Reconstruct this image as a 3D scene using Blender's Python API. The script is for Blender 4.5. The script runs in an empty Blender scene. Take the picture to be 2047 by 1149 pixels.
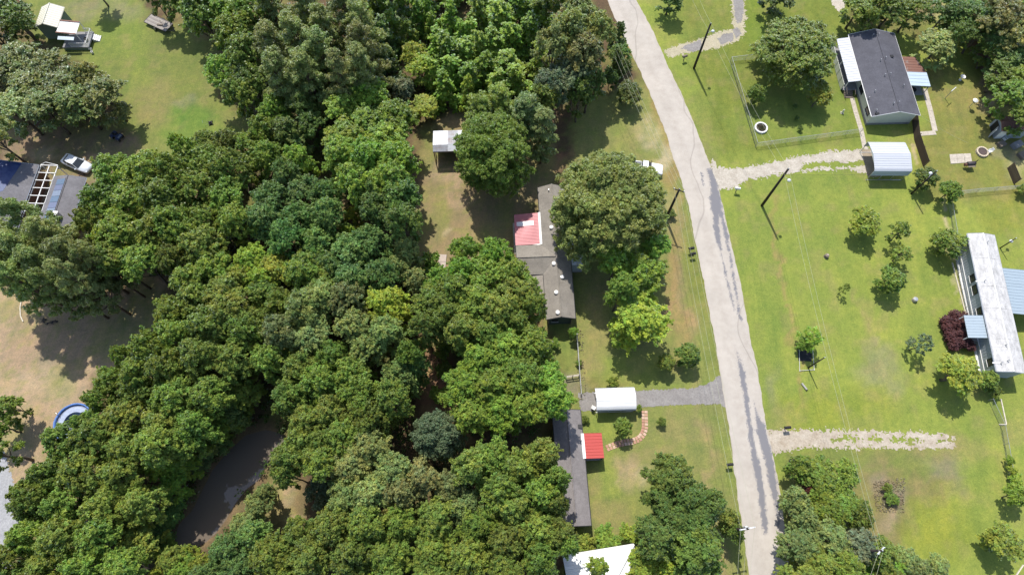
import bpy, math, random
import numpy as np
R = math.radians
SC = bpy.context.scene
COL = SC.collection

# ------------------------------------------------------------------ camera, sky, sun, exposure
F_PX, TILT, CAM_H = 1300.0, R(22.0), 90.0          # a drone about 90 m up, tilted 22 degrees off straight down
cam_d = bpy.data.cameras.new('camera')
cam_d.sensor_width = 36.0
cam_d.lens = 36.0 * F_PX / 2047.0
cam_d.clip_start, cam_d.clip_end = 1.0, 3000.0
cam = bpy.data.objects.new('camera', cam_d)
COL.objects.link(cam)
cam.location = (0, 0, CAM_H)
cam.rotation_euler = (TILT, 0, 0)
SC.camera = cam

SUN_EL, SUN_AZ = R(60.0), R(-15.0)                  # azimuth clockwise from +Y
world = bpy.data.worlds.new('World')
SC.world = world
world.use_nodes = True
wn = world.node_tree
wn.nodes.clear()
sky = wn.nodes.new('ShaderNodeTexSky')
sky.sky_type = 'NISHITA'
sky.sun_disc = False
sky.sun_elevation = SUN_EL
sky.sun_rotation = SUN_AZ
sky.air_density, sky.dust_density, sky.ozone_density = 1.0, 1.2, 1.0
wbg = wn.nodes.new('ShaderNodeBackground')
wbg.inputs['Strength'].default_value = 0.15
wout = wn.nodes.new('ShaderNodeOutputWorld')
wn.links.new(sky.outputs[0], wbg.inputs[0])
wn.links.new(wbg.outputs[0], wout.inputs[0])

sun_d = bpy.data.lights.new('sun', 'SUN')
sun_d.energy = 4.0
sun_d.angle = R(0.53)
sun_d.color = (1.0, 0.955, 0.88)
sun = bpy.data.objects.new('sun', sun_d)
COL.objects.link(sun)
sun.location = (-60, 120, 150)
sun.rotation_euler = (R(90) - SUN_EL, 0, math.pi - SUN_AZ)   # checked below by direction
from mathutils import Vector, Matrix, Euler
to_sun = Vector((math.sin(SUN_AZ) * math.cos(SUN_EL), math.cos(SUN_AZ) * math.cos(SUN_EL), math.sin(SUN_EL)))
sun.rotation_euler = to_sun.to_track_quat('Z', 'Y').to_euler()

vs = SC.view_settings
vs.view_transform = 'Standard'
vs.look = 'None'
vs.exposure = 0.5
vs.gamma = 1.0
vs.use_curve_mapping = False

# ------------------------------------------------------------------ helpers
_ct, _st = math.cos(TILT), math.sin(TILT)
def P(px, py, z=0.0):
    """place on the level z that the survey photograph shows at (px, py)"""
    u = (px - 1023.5) / F_PX; v = (574.5 - py) / F_PX
    d = (u, _st + v * _ct, -_ct + v * _st)
    k = (z - CAM_H) / d[2]
    return Vector((d[0] * k, d[1] * k, z))
def MPP(px, py, z=0.0):
    """metres to a picture pixel at that place"""
    v = (574.5 - py) / F_PX
    return (CAM_H - z) / (_ct - v * _st) / F_PX
def PX(X, Y, Z=0.0):
    dx, dy, dz = X, Y, Z - CAM_H
    dep = dy * _st - dz * _ct
    up = dy * _ct + dz * _st
    return 1023.5 + F_PX * dx / dep, 574.5 - F_PX * up / dep

def smooth(e0, e1, x):
    t = np.clip((x - e0) / (e1 - e0), 0, 1)
    return t * t * (3 - 2 * t)

_nr = np.random.RandomState(7)
_tab = _nr.rand(256, 256)
def vnoise(x, y):
    xi, yi = np.floor(x).astype(int), np.floor(y).astype(int)
    fx, fy = x - xi, y - yi
    fx, fy = fx * fx * (3 - 2 * fx), fy * fy * (3 - 2 * fy)
    g = lambda a, b: _tab[a % 256, b % 256]
    return (g(xi, yi) * (1 - fx) + g(xi + 1, yi) * fx) * (1 - fy) + (g(xi, yi + 1) * (1 - fx) + g(xi + 1, yi + 1) * fx) * fy
def fbm(x, y, o=4):
    s, a, t = 0, 0.5, 0
    for i in range(o):
        s = s + a * vnoise(x * 2 ** i + 17.3 * i, y * 2 ** i + 9.1 * i); t += a; a *= 0.55
    return s / t
def poly_sdf(pts, X, Y):
    """signed distance, positive inside"""
    pts = np.asarray(pts, float); n = len(pts)
    d = np.full(X.shape, 1e9); ins = np.zeros(X.shape, bool)
    for i in range(n):
        x0, y0 = pts[i]; x1, y1 = pts[(i + 1) % n]
        ex, ey = x1 - x0, y1 - y0
        t = np.clip(((X - x0) * ex + (Y - y0) * ey) / (ex * ex + ey * ey + 1e-12), 0, 1)
        d = np.minimum(d, np.hypot(X - x0 - t * ex, Y - y0 - t * ey))
        c = ((y0 > Y) != (y1 > Y)) & (X < (x1 - x0) * (Y - y0) / ((y1 - y0) if y1 != y0 else 1e-12) + x0)
        ins ^= c
    return np.where(ins, d, -d)
def line_dist(pts, X, Y):
    d = np.full(X.shape, 1e9)
    for (x0, y0), (x1, y1) in zip(pts[:-1], pts[1:]):
        ex, ey = x1 - x0, y1 - y0
        t = np.clip(((X - x0) * ex + (Y - y0) * ey) / (ex * ex + ey * ey + 1e-12), 0, 1)
        d = np.minimum(d, np.hypot(X - x0 - t * ex, Y - y0 - t * ey))
    return d
def W(pts, z=0.0):
    return [tuple(P(a, b, z)[:2]) for a, b in pts]

# ---- nodes
class NT:
    def __init__(s, name):
        s.m = bpy.data.materials.new(name); s.m.use_nodes = True
        s.t = s.m.node_tree; s.t.nodes.clear()
        s.out = s.n('ShaderNodeOutputMaterial')
    def n(s, typ, **kw):
        o = s.t.nodes.new(typ)
        for k, v in kw.items():
            if k in o.inputs.keys() if not hasattr(o, k) else False: o.inputs[k].default_value = v
            else: setattr(o, k, v)
        return o
    def l(s, a, b): s.t.links.new(a, b)
    def noise(s, scale, detail=4, rough=0.55, obj=False, vec=None, dist=0.0):
        if vec is None:
            tc = s.n('ShaderNodeTexCoord'); vec = tc.outputs['Object']
            if not obj:
                g = s.n('ShaderNodeNewGeometry'); vec = g.outputs['Position']
        nz = s.n('ShaderNodeTexNoise'); nz.inputs['Scale'].default_value = scale
        nz.inputs['Detail'].default_value = detail; nz.inputs['Roughness'].default_value = rough
        nz.inputs['Distortion'].default_value = dist
        s.l(vec, nz.inputs['Vector']); return nz.outputs['Fac']
    def ramp(s, fac, stops):
        r = s.n('ShaderNodeValToRGB'); e = r.color_ramp.elements
        while len(e) < len(stops): e.new(0.5)
        for el, (p, c) in zip(e, stops):
            el.position = p; el.color = (c, c, c, 1) if isinstance(c, (int, float)) else (*c, 1)
        s.l(fac, r.inputs[0]); return r.outputs[0]
    def mul(s, a, b):
        return s.mix(1.0, a, b, 'MULTIPLY')
    def mix(s, fac, a, b, mode='MIX'):
        m = s.n('ShaderNodeMix'); m.data_type = 'RGBA'; m.blend_type = mode
        for sock, v in ((m.inputs['Factor'], fac), (m.inputs[6], a), (m.inputs[7], b)):
            if hasattr(v, 'links') or hasattr(v, 'is_linked'): s.l(v, sock)
            else: sock.default_value = v if isinstance(v, (int, float)) else (*v, 1)
        return m.outputs[2]
    def math(s, op, a, b=0.0):
        m = s.n('ShaderNodeMath'); m.operation = op
        for sock, v in ((m.inputs[0], a), (m.inputs[1], b)):
            if hasattr(v, 'is_linked'): s.l(v, sock)
            else: sock.default_value = v
        return m.outputs[0]
    def bump(s, h, strength=0.3, dist=0.02):
        b = s.n('ShaderNodeBump'); b.inputs['Strength'].default_value = strength
        b.inputs['Distance'].default_value = dist; s.l(h, b.inputs['Height']); return b.outputs[0]
    def bsdf(s, col, rough=0.8, metal=0.0, normal=None, spec=0.3, **kw):
        b = s.n('ShaderNodeBsdfPrincipled')
        if hasattr(col, 'is_linked'): s.l(col, b.inputs['Base Color'])
        else: b.inputs['Base Color'].default_value = (*col, 1)
        if hasattr(rough, 'is_linked'): s.l(rough, b.inputs['Roughness'])
        else: b.inputs['Roughness'].default_value = rough
        b.inputs['Metallic'].default_value = metal
        b.inputs['Specular IOR Level'].default_value = spec
        if normal is not None: s.l(normal, b.inputs['Normal'])
        for k, v in kw.items(): b.inputs[k.replace('_', ' ')].default_value = v
        s.l(b.outputs[0], s.out.inputs['Surface']); return b

MAT = {}
def plain(name, col, rough=0.7, metal=0.0, var=0.25, scale=3.0, spec=0.3, bump=0.0, fine=25.0):
    """worn paint, wood, metal or stone: one colour broken up by two sizes of noise"""
    if name in MAT: return MAT[name]
    t = NT(name)
    a = t.noise(scale, 5, 0.6, obj=True)
    b = t.noise(fine, 3, 0.6, obj=True)
    f = t.math('ADD', t.math('MULTIPLY', a, 0.65), t.math('MULTIPLY', b, 0.35))
    g = t.ramp(f, [(0.3, 1 - var), (0.7, 1 + var * 0.6)])
    c = t.mul(g, tuple(col))
    nrm = t.bump(b, bump, 0.02) if bump else None
    t.bsdf(c, rough, metal, nrm, spec)
    MAT[name] = t.m
    return t.m

# ---- meshes
class MB:
    def __init__(s): s.v = []; s.f = []; s.mi = []
    def add(s, vs, fs):
        k = len(s.v); s.v += [tuple(v) for v in vs]; s.f += [tuple(i + k for i in f) for f in fs]; return s
    def box(s, c, d, rz=0.0, m=None):
        x, y, z = d[0] / 2, d[1] / 2, d[2] / 2
        vs = [Vector(p) for p in ((-x,-y,-z),(x,-y,-z),(x,y,-z),(-x,y,-z),(-x,-y,z),(x,-y,z),(x,y,z),(-x,y,z))]
        if m is not None: vs = [m @ v for v in vs]
        elif rz: vs = [Matrix.Rotation(rz, 3, 'Z') @ v for v in vs]
        vs = [v + Vector(c) for v in vs]
        return s.add(vs, [(0,3,2,1),(4,5,6,7),(0,1,5,4),(1,2,6,5),(2,3,7,6),(3,0,4,7)])
    def span(s, x0, x1, y0, y1, z0, z1):
        return s.box(((x0+x1)/2,(y0+y1)/2,(z0+z1)/2), (x1-x0,y1-y0,z1-z0))
    def prism(s, poly, z0, z1):
        n = len(poly); z0s = z0 if hasattr(z0, '__len__') else [z0]*n; z1s = z1 if hasattr(z1, '__len__') else [z1]*n
        vs = [(p[0], p[1], a) for p, a in zip(poly, z0s)] + [(p[0], p[1], b) for p, b in zip(poly, z1s)]
        fs = [tuple(range(n-1,-1,-1)), tuple(range(n,2*n))] + [(i,(i+1)%n,n+(i+1)%n,n+i) for i in range(n)]
        return s.add(vs, fs)
    def tube(s, pts, r, n=6, cap=True):
        pts = [Vector(p) for p in pts]; m = len(pts)
        rs = r if hasattr(r, '__len__') else [r]*m
        k = len(s.v); ref = None
        for i, p in enumerate(pts):
            d = (pts[min(i+1,m-1)] - pts[max(i-1,0)]).normalized()
            if ref is None: ref = Vector((1,0,0)) if abs(d.x) < 0.9 else Vector((0,1,0))
            a = (ref - d*ref.dot(d)).normalized(); b = d.cross(a); ref = a
            for j in range(n):
                t = 2*math.pi*j/n
                s.v.append(tuple(p + (a*math.cos(t) + b*math.sin(t))*rs[i]))
        for i in range(m-1):
            for j in range(n):
                s.f.append((k+i*n+j, k+i*n+(j+1)%n, k+(i+1)*n+(j+1)%n, k+(i+1)*n+j))
        if cap:
            s.f.append(tuple(k+j for j in range(n-1,-1,-1))); s.f.append(tuple(k+(m-1)*n+j for j in range(n)))
        return s
    def lathe(s, c, prof, n=14, ax=None):
        """prof: (radius, height) from the bottom up"""
        k = len(s.v); c = Vector(c)
        for r, z in prof:
            for j in range(n):
                t = 2*math.pi*j/n; v = Vector((r*math.cos(t), r*math.sin(t), z))
                if ax is not None: v = ax @ v
                s.v.append(tuple(c + v))
        m = len(prof)
        for i in range(m-1):
            for j in range(n): s.f.append((k+i*n+j, k+i*n+(j+1)%n, k+(i+1)*n+(j+1)%n, k+(i+1)*n+j))
        s.f.append(tuple(k+j for j in range(n-1,-1,-1))); s.f.append(tuple(k+(m-1)*n+j for j in range(n)))
        return s
    def mesh(s, name, m, smooth_=False):
        me = bpy.data.meshes.new(name); me.from_pydata(s.v, [], s.f)
        if m is not None: me.materials.append(m)
        if smooth_:
            me.polygons.foreach_set('use_smooth', [True]*len(me.polygons))
        me.update(); return me
    def build(s, name, m, parent=None, smooth_=False):
        o = bpy.data.objects.new(name, s.mesh(name, m, smooth_)); COL.objects.link(o)
        if parent is not None: o.parent = parent
        return o
def tag(o, label=None, cat=None, group=None, kind=None):
    if label: o['label'] = label
    if cat: o['category'] = cat
    if group: o['group'] = group
    if kind: o['kind'] = kind
    return o
def thing(name, label, cat, loc=(0,0,0), rz=0.0, group=None):
    o = bpy.data.objects.new(name, None); COL.objects.link(o)
    o.empty_display_size = 0.3
    o.location = loc; o.rotation_euler = (0,0,rz)
    return tag(o, label, cat, group)
def copy_tree(o, parent=None):
    c = o.copy(); COL.objects.link(c); c.parent = parent
    for ch in o.children: copy_tree(ch, c)
    return c
def grid_mesh(name, X, Y, Z, mat, keep=None, attrs=None):
    """X,Y,Z 2-d arrays -> mesh of quads; keep masks faces; attrs: name -> (..,4) arrays"""
    ny, nx = X.shape
    idx = np.arange(nx*ny).reshape(ny, nx)
    q = np.stack([idx[:-1,:-1], idx[:-1,1:], idx[1:,1:], idx[1:,:-1]], -1).reshape(-1, 4)
    if keep is not None: q = q[keep.reshape(-1)]
    co = np.stack([X, Y, Z], -1).reshape(-1, 3)
    used = np.unique(q); remap = np.zeros(nx*ny, int); remap[used] = np.arange(len(used))
    q = remap[q]; co = co[used]
    me = bpy.data.meshes.new(name)
    me.vertices.add(len(co)); me.vertices.foreach_set('co', co.astype(np.float32).ravel())
    me.loops.add(q.size); me.loops.foreach_set('vertex_index', q.astype(np.int32).ravel())
    me.polygons.add(len(q)); me.polygons.foreach_set('loop_start', np.arange(0, q.size, 4, dtype=np.int32))
    me.update(calc_edges=True)
    for an, arr in (attrs or {}).items():
        a = me.attributes.new(an, 'FLOAT_COLOR', 'POINT')
        a.data.foreach_set('color', arr.reshape(-1, 4)[used].astype(np.float32).ravel())
    me.materials.append(mat)
    me.polygons.foreach_set('use_smooth', np.ones(len(q), bool))
    o = bpy.data.objects.new(name, me); COL.objects.link(o)
    return o
# ------------------------------------------------------------------ the setting: ground, pond, road, drives
LAWN, MID, OLIVE = (0.212, 0.250, 0.054), (0.160, 0.205, 0.047), (0.178, 0.190, 0.064)
LUSH, DRY, TAN, FLOOR = (0.095, 0.175, 0.036), (0.235, 0.195, 0.092), (0.33, 0.245, 0.165), (0.105, 0.072, 0.046)
SAND, CLAY, GREYD = (0.40, 0.33, 0.22), (0.36, 0.20, 0.12), (0.21, 0.185, 0.14)
POND = W([(528,862),(556,868),(566,884),(540,905),(523,930),(512,955),(487,972),(462,1005),(445,1035),(425,1062),(405,1080),(382,1092),(358,1092),(350,1075),
          (356,1052),(385,1020),(402,985),(425,940),(455,905),(490,872)])
ax = np.concatenate([-105 - np.geomspace(1, 900, 22)[::-1], np.arange(-105, 105.1, 0.5), 105 + np.geomspace(1, 900, 22)])
ay = np.concatenate([-12 - np.geomspace(1, 900, 22)[::-1], np.arange(-12, 112.1, 0.5), 112 + np.geomspace(1, 900, 22)])
GX, GY = np.meshgrid(ax, ay)
def paint(X, Y):
    wx = X + 2.2 * (fbm(X * 0.35, Y * 0.35) - 0.5) * 2; wy = Y + 2.2 * (fbm(X * 0.35 + 50, Y * 0.35) - 0.5) * 2
    yy = np.clip(wy, -40, 180)
    dep = yy * _st + CAM_H * _ct; up = yy * _ct - CAM_H * _st
    px = 1023.5 + F_PX * wx / dep; py = 574.5 - F_PX * up / dep
    c = np.zeros(X.shape + (3,)); c[:] = LAWN
    def put(m, col):
        m = m[..., None]; c[:] = c * (1 - m) + np.array(col) * m
    def poly(pts, col, soft=10, k=1.0): put(k * smooth(-soft, soft, poly_sdf(pts, px, py)), col)
    def ell(x, y, rx, ry, col, k=1.0, soft=0.5):
        d = np.hypot((px - x) / rx, (py - y) / ry); put(k * (1 - smooth(1 - soft, 1 + soft, d)), col)
    def line(pts, w, col, k=1.0): put(k * (1 - smooth(w * 0.4, w * 1.3, line_dist(pts, px, py))), col)
    big = fbm(X * 0.06, Y * 0.06, 3)
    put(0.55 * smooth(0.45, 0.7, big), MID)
    # west of the road: wood floor as a rule, yards put in after
    poly([(-4000,-3000),(1200,-3000),(1255,100),(1330,300),(1345,400),(1330,700),(1150,900),(1120,1100),(1140,4000),(-4000,4000)], FLOOR, 14)
    poly([(40,-60),(262,-60),(290,30),(420,70),(450,200),(520,270),(500,290),(430,300),(340,320),(310,310),(250,300),(215,200),(150,120),(60,80)], (0.145,0.168,0.052), 10)
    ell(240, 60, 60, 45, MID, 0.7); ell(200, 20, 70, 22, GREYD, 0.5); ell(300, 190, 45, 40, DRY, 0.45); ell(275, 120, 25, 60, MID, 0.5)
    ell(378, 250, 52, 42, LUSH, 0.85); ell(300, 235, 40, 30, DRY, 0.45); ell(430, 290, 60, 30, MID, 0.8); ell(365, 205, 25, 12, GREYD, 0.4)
    poly([(0,250),(220,260),(330,320),(180,380),(190,470),(0,470)], (0.21,0.155,0.105), 14)
    ell(95, 305, 30, 14, SAND, 0.7); ell(165, 450, 20, 22, SAND, 0.8); ell(190, 330, 30, 20, TAN, 0.6)
    poly([(-900,560),(180,520),(300,540),(355,600),(345,650),(270,730),(200,760),(160,840),(110,900),(90,960),(-100,980),(-900,980)], TAN, 12)
    ell(20, 625, 40, 28, OLIVE, 0.5); ell(80, 760, 80, 30, SAND, 0.35); ell(250, 560, 60, 30, CLAY, 0.35); ell(330, 620, 20, 20, OLIVE, 0.4)
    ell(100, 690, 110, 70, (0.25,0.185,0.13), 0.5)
    # yard behind the brown house
    poly([(835,255),(900,225),(1010,215),(1100,290),(1100,400),(1060,500),(900,560),(855,530),(815,470),(840,380)], (0.225,0.175,0.10), 12)
    ell(850, 300, 25, 45, OLIVE, 0.6); ell(890, 350, 30, 25, TAN, 0.7); ell(880, 430, 22, 50, OLIVE, 0.7); ell(915, 395, 30, 16, TAN, 0.5)
    ell(1090, 330, 25, 25, CLAY, 0.5); ell(1010, 470, 60, 25, DRY, 0.7); ell(900, 465, 10, 8, SAND, 0.7)
    ell(870, 770, 30, 90, (0.33,0.185,0.12), 0.8); ell(1080, 640, 40, 25, CLAY, 0.4)
    ell(570, 1010, 40, 60, DRY, 0.95); ell(585, 975, 22, 18, TAN, 0.8); ell(595, 1040, 25, 15, TAN, 0.7); ell(540, 875, 14, 10, CLAY, 0.8)
    # front yards along the west verge
    poly([(1155,200),(1230,190),(1270,180),(1285,150),(1420,300),(1480,760),(1140,770),(1090,640),(1150,560),(1140,330)], OLIVE, 9)
    poly([(1130,780),(1470,770),(1520,1200),(1160,1200)], OLIVE, 8)
    ell(1185, 640, 30, 100, DRY, 0.5); ell(1245, 740, 80, 35, LAWN, 0.75); ell(1200, 570, 25, 40, DRY, 0.5); ell(1175, 740, 35, 30, DRY, 0.75)
    ell(1115, 700, 30, 40, MID, 0.5); ell(1140, 775, 30, 20, GREYD, 0.7)
    line([(1265,85),(1300,180),(1335,275),(1352,340)], 12, (0.25,0.175,0.075), 0.75)
    ell(1300, 272, 28, 26, SAND, 0.75); ell(1325, 320, 16, 30, SAND, 0.8); ell(1345, 370, 14, 40, (0.27,0.185,0.085), 0.7)
    ell(1330, 420, 16, 40, TAN, 0.5); ell(1350, 520, 20, 90, (0.25,0.18,0.085), 0.8); ell(1355, 640, 28, 70, (0.27,0.185,0.095), 0.8); ell(1368, 680, 14, 14, CLAY, 0.5)
    line([(1395,480),(1420,640),(1440,740)], 22, (0.155,0.175,0.045), 0.8)
    line([(1345,400),(1368,560),(1385,720),(1410,880),(1440,1090),(1445,1150)], 9, (0.24,0.19,0.105), 0.55)
    ell(1260, 950, 36, 36, TAN, 0.7); ell(1268, 965, 14, 16, SAND, 0.6); ell(1300, 915, 35, 18, DRY, 0.7); ell(1195, 975, 18, 22, DRY, 0.5)
    ell(1215, 935, 18, 60, LAWN, 0.7); ell(1210, 850, 40, 25, LAWN, 0.7); ell(1365, 860, 60, 30, DRY, 0.35); ell(1220, 1040, 40, 25, DRY, 0.55)
    line([(1440,1095),(1445,1170)], 20, DRY, 0.75); line([(1475,1000),(1490,1160)], 10, MID, 0.6); line([(1440,860),(1460,960)], 14, MID, 0.5)
    # east side
    poly([(1290,-300),(1500,-300),(1700,-100),(1720,280),(1600,300),(1430,320)], (0.135,0.165,0.036), 22)
    ell(1420, 40, 60, 40, (0.155,0.165,0.045), 0.7); ell(1600, 230, 110, 55, MID, 0.9); ell(1510, 30, 30, 60, (0.135,0.19,0.03), 0.7)
    ell(1400, 250, 30, 60, OLIVE, 0.4)
    poly([(1840,130),(1990,130),(2060,230),(2060,400),(1850,400)], (0.175,0.175,0.05), 18)
    ell(1940, 200, 45, 40, DRY, 0.3); ell(1975, 190, 14, 34, TAN, 0.85); ell(2010, 300, 40, 20, GREYD, 0.5); ell(2040, 330, 20, 22, SAND, 0.6)
    poly([(1870,-200),(2300,-200),(2300,250),(2060,250),(1990,170),(1920,40)], FLOOR, 14)
    ell(1860, 20, 30, 25, TAN, 0.7); poly([(1690,-200),(1900,-200),(1860,110),(1800,60),(1700,60)], FLOOR, 14, 0.7)
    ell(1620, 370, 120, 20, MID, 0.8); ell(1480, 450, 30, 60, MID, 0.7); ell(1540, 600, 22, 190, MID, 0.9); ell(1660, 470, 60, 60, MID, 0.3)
    line([(1548,400),(1556,480),(1565,560),(1582,640),(1596,720),(1605,800),(1610,850)], 6, (0.27,0.19,0.09), 0.6)
    line([(1705,575),(1730,660)], 6, DRY, 0.5)
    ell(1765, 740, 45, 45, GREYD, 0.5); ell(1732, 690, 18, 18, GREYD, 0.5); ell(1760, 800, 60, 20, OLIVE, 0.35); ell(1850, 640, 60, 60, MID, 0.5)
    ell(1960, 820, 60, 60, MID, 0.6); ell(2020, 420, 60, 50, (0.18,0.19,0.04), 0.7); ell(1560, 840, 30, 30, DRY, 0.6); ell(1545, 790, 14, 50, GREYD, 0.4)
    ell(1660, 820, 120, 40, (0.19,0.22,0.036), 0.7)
    line([(1893,395),(1905,470),(1912,545),(1934,640)], 5, SAND, 0.75)
    line([(1826,280),(1844,332)], 3, SAND, 0.8)
    # rough lot in the lower right
    poly([(1560,895),(1880,890),(1935,900),(1935,960),(1870,1000),(1800,1090),(1560,1160)], (0.165,0.15,0.062), 14)
    ell(1655, 920, 90, 22, MID, 0.55); ell(1780, 990, 32, 38, (0.19,0.155,0.125), 0.85); ell(1900, 935, 40, 34, GREYD, 0.6); ell(1760, 1080, 40, 30, DRY, 0.75)
    ell(1775, 1040, 20, 18, TAN, 0.6); ell(1740, 940, 30, 30, DRY, 0.4); ell(1840, 930, 50, 25, MID, 0.5)
    ell(1880, 1050, 70, 70, (0.19,0.215,0.036), 0.85); ell(1960, 1010, 22, 130, (0.12,0.17,0.04), 0.6); ell(2030, 860, 40, 30, DRY, 0.4)
    poly([(1905,870),(1930,870),(2010,1120),(1960,1120)], LAWN, 12, 0.5)
    ell(1567, 960, 12, 60, MID, 0.8); ell(1900, 890, 60, 22, DRY, 0.6)
    # mottling that belongs to the turf itself
    n1 = fbm(X * 0.5, Y * 0.5, 4); n2 = fbm(X * 1.7 + 9, Y * 1.7, 3)
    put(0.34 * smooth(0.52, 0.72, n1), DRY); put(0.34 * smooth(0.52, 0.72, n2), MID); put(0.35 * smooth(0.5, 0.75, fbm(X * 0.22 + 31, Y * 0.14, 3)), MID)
    return c
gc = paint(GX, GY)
GZ = 0.12 * (fbm(GX * 0.05, GY * 0.05, 3) - 0.5) * 0
pd = poly_sdf(POND, GX, GY)
GZ = GZ - 1.1 * smooth(-2.2, 1.6, pd)
mudm = smooth(-1.6, 0.0, pd)[..., None]
gc = gc * (1 - mudm) + np.array((0.16, 0.115, 0.07)) * mudm
gcol = np.concatenate([gc, np.ones(GX.shape + (1,))], -1)

t = NT('turf_and_soil')
at = t.n('ShaderNodeAttribute'); at.attribute_name = 'gcol'
n_a = t.noise(0.9, 6, 0.65); n_b = t.noise(4.5, 5, 0.7); n_c = t.noise(14.0, 3, 0.7); n_d = t.noise(0.22, 4, 0.6)
v1 = t.ramp(n_a, [(0.25, (0.86, 0.89, 0.90)), (0.72, (1.16, 1.12, 1.06))])
v2 = t.ramp(n_b, [(0.28, (0.80, 0.82, 0.83)), (0.72, (1.20, 1.17, 1.13))])
v3 = t.ramp(n_c, [(0.30, 0.70), (0.70, 1.30)])
v4 = t.ramp(n_d, [(0.3, (0.88, 0.94, 0.92)), (0.7, (1.13, 1.06, 1.06))])
gq = t.n('ShaderNodeNewGeometry'); mq = t.n('ShaderNodeMapping'); mq.inputs['Scale'].default_value = (1.0, 0.16, 1.0); mq.inputs['Rotation'].default_value = (0, 0, R(-12))
t.l(gq.outputs['Position'], mq.inputs['Vector'])
n_e = t.noise(0.75, 4, 0.6, vec=mq.outputs[0]); n_f = t.noise(1.9, 5, 0.7, dist=0.6)
v5 = t.ramp(n_e, [(0.32, (0.90, 0.93, 0.93)), (0.68, (1.11, 1.07, 1.05))])
v6 = t.ramp(n_f, [(0.30, (0.84, 0.88, 0.86)), (0.55, (1.0, 1.0, 1.0)), (0.75, (1.20, 1.13, 1.08))])
cc = t.mul(t.mul(t.mul(t.mul(t.mul(t.mul(at.outputs['Color'], v1), v2), v3), v4), v5), v6)
t.bsdf(cc, 0.95, 0, t.bump(t.math('ADD', n_b, n_c), 0.55, 0.08), 0.1)
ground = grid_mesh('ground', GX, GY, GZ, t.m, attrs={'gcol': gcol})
tag(ground, kind='structure')

# pond
t = NT('pond_water')
nz = t.noise(2.6, 3, 0.5)
b = t.bsdf((0.15, 0.122, 0.096), 0.04, 0, t.bump(nz, 0.06, 0.03), 0.5)
px_, py_ = np.array(POND).T
wx = np.arange(px_.min() - 2, px_.max() + 2, 0.4); wy = np.arange(py_.min() - 2, py_.max() + 2, 0.4)
WX, WY = np.meshgrid(wx, wy)
sd = poly_sdf(POND, WX[:-1, :-1] + 0.2, WY[:-1, :-1] + 0.2)
pond = grid_mesh('pond', WX, WY, np.full(WX.shape, -0.55), t.m, keep=sd > -1.2)
tag(pond, kind='structure')

def strip(left, right, step=0.3, across=20):
    """grid between two px edge lines laid on the ground, resampled along their length"""
    L, Rr = np.array(W(left)), np.array(W(right))
    def res(a, n):
        s = np.r_[0, np.cumsum(np.hypot(*np.diff(a, axis=0).T))]; u = np.linspace(0, s[-1], n)
        return np.stack([np.interp(u, s, a[:, 0]), np.interp(u, s, a[:, 1])], -1)
    n = int(np.hypot(*np.diff(L, axis=0).T).sum() / step)
    l, r = res(L, n), res(Rr, n)
    w = np.linspace(0, 1, across)[None, :, None]
    g = l[:, None] * (1 - w) + r[:, None] * w
    return g[..., 0], g[..., 1]

# road
RL = [(1075,-270),(1168,-90),(1214,0),(1232,44),(1258,97),(1277,138),(1295,178),(1313,222),(1332,269),(1341,300),(1358,350),(1376,410),(1389,481),(1407,563),(1418,625),(1431,690),(1444,769),(1457,860),(1471,967),(1487,1071),(1496,1149),(1512,1290),(1535,1480),(1565,1750)]
RR = [(1118,-270),(1220,-90),(1271,0),(1300,52),(1321,97),(1337,136),(1366,196),(1391,256),(1407,298),(1421,335),(1438,379),(1450,437),(1467,510),(1481,570),(1493,638),(1503,690),(1516,752),(1532,854),(1544,903),(1556,962),(1567,1037),(1580,1146),(1600,1290),(1629,1480),(1668,1750)]
def ragged_edges(X, Y, amt, sc=1.3):
    n = fbm(X * sc, Y * sc, 3) - 0.5
    return X + amt * n * 2, Y
rx, ry = strip(RL, RR, 0.22, 36)
j = (fbm(rx * 0.8, ry * 0.8, 4) - 0.5) * 0.55
edge = np.abs(np.linspace(-1, 1, 36))[None, :] ** 8 * np.sign(np.linspace(-1, 1, 36))[None, :]
rx = rx + j * edge * 0.7
u = np.broadcast_to(np.linspace(0, 1, 36)[None, :], rx.shape)
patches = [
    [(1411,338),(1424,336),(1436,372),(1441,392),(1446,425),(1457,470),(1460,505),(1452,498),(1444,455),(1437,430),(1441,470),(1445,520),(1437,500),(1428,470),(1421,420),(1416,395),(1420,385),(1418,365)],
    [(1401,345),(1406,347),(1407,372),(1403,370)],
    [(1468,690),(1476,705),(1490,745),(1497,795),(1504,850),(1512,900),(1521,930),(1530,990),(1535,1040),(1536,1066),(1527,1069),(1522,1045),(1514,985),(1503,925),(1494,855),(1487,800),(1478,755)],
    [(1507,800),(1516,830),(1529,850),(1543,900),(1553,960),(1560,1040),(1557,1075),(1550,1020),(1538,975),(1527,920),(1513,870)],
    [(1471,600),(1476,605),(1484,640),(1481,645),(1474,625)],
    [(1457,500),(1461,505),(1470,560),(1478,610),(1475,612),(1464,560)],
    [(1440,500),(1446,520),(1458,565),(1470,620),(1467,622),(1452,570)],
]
def pxy(X, Y):
    dep = Y * _st + CAM_H * _ct; up = Y * _ct - CAM_H * _st
    return 1023.5 + F_PX * X / dep, 574.5 - F_PX * up / dep
rpx, rpy = pxy(rx, ry)
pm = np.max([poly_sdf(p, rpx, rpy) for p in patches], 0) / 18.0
pale = np.clip(0.5 + 0.5 * np.sin(u * 12.5), 0, 1)
rcol = np.stack([np.clip(pm * 0.5 + 0.5, 0, 1), pale, smooth(0.93, 1.0, np.abs(2 * u - 1)), np.ones_like(pm)], -1)
t = NT('worn_chipseal')
at = t.n('ShaderNodeAttribute'); at.attribute_name = 'rcol'
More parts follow.
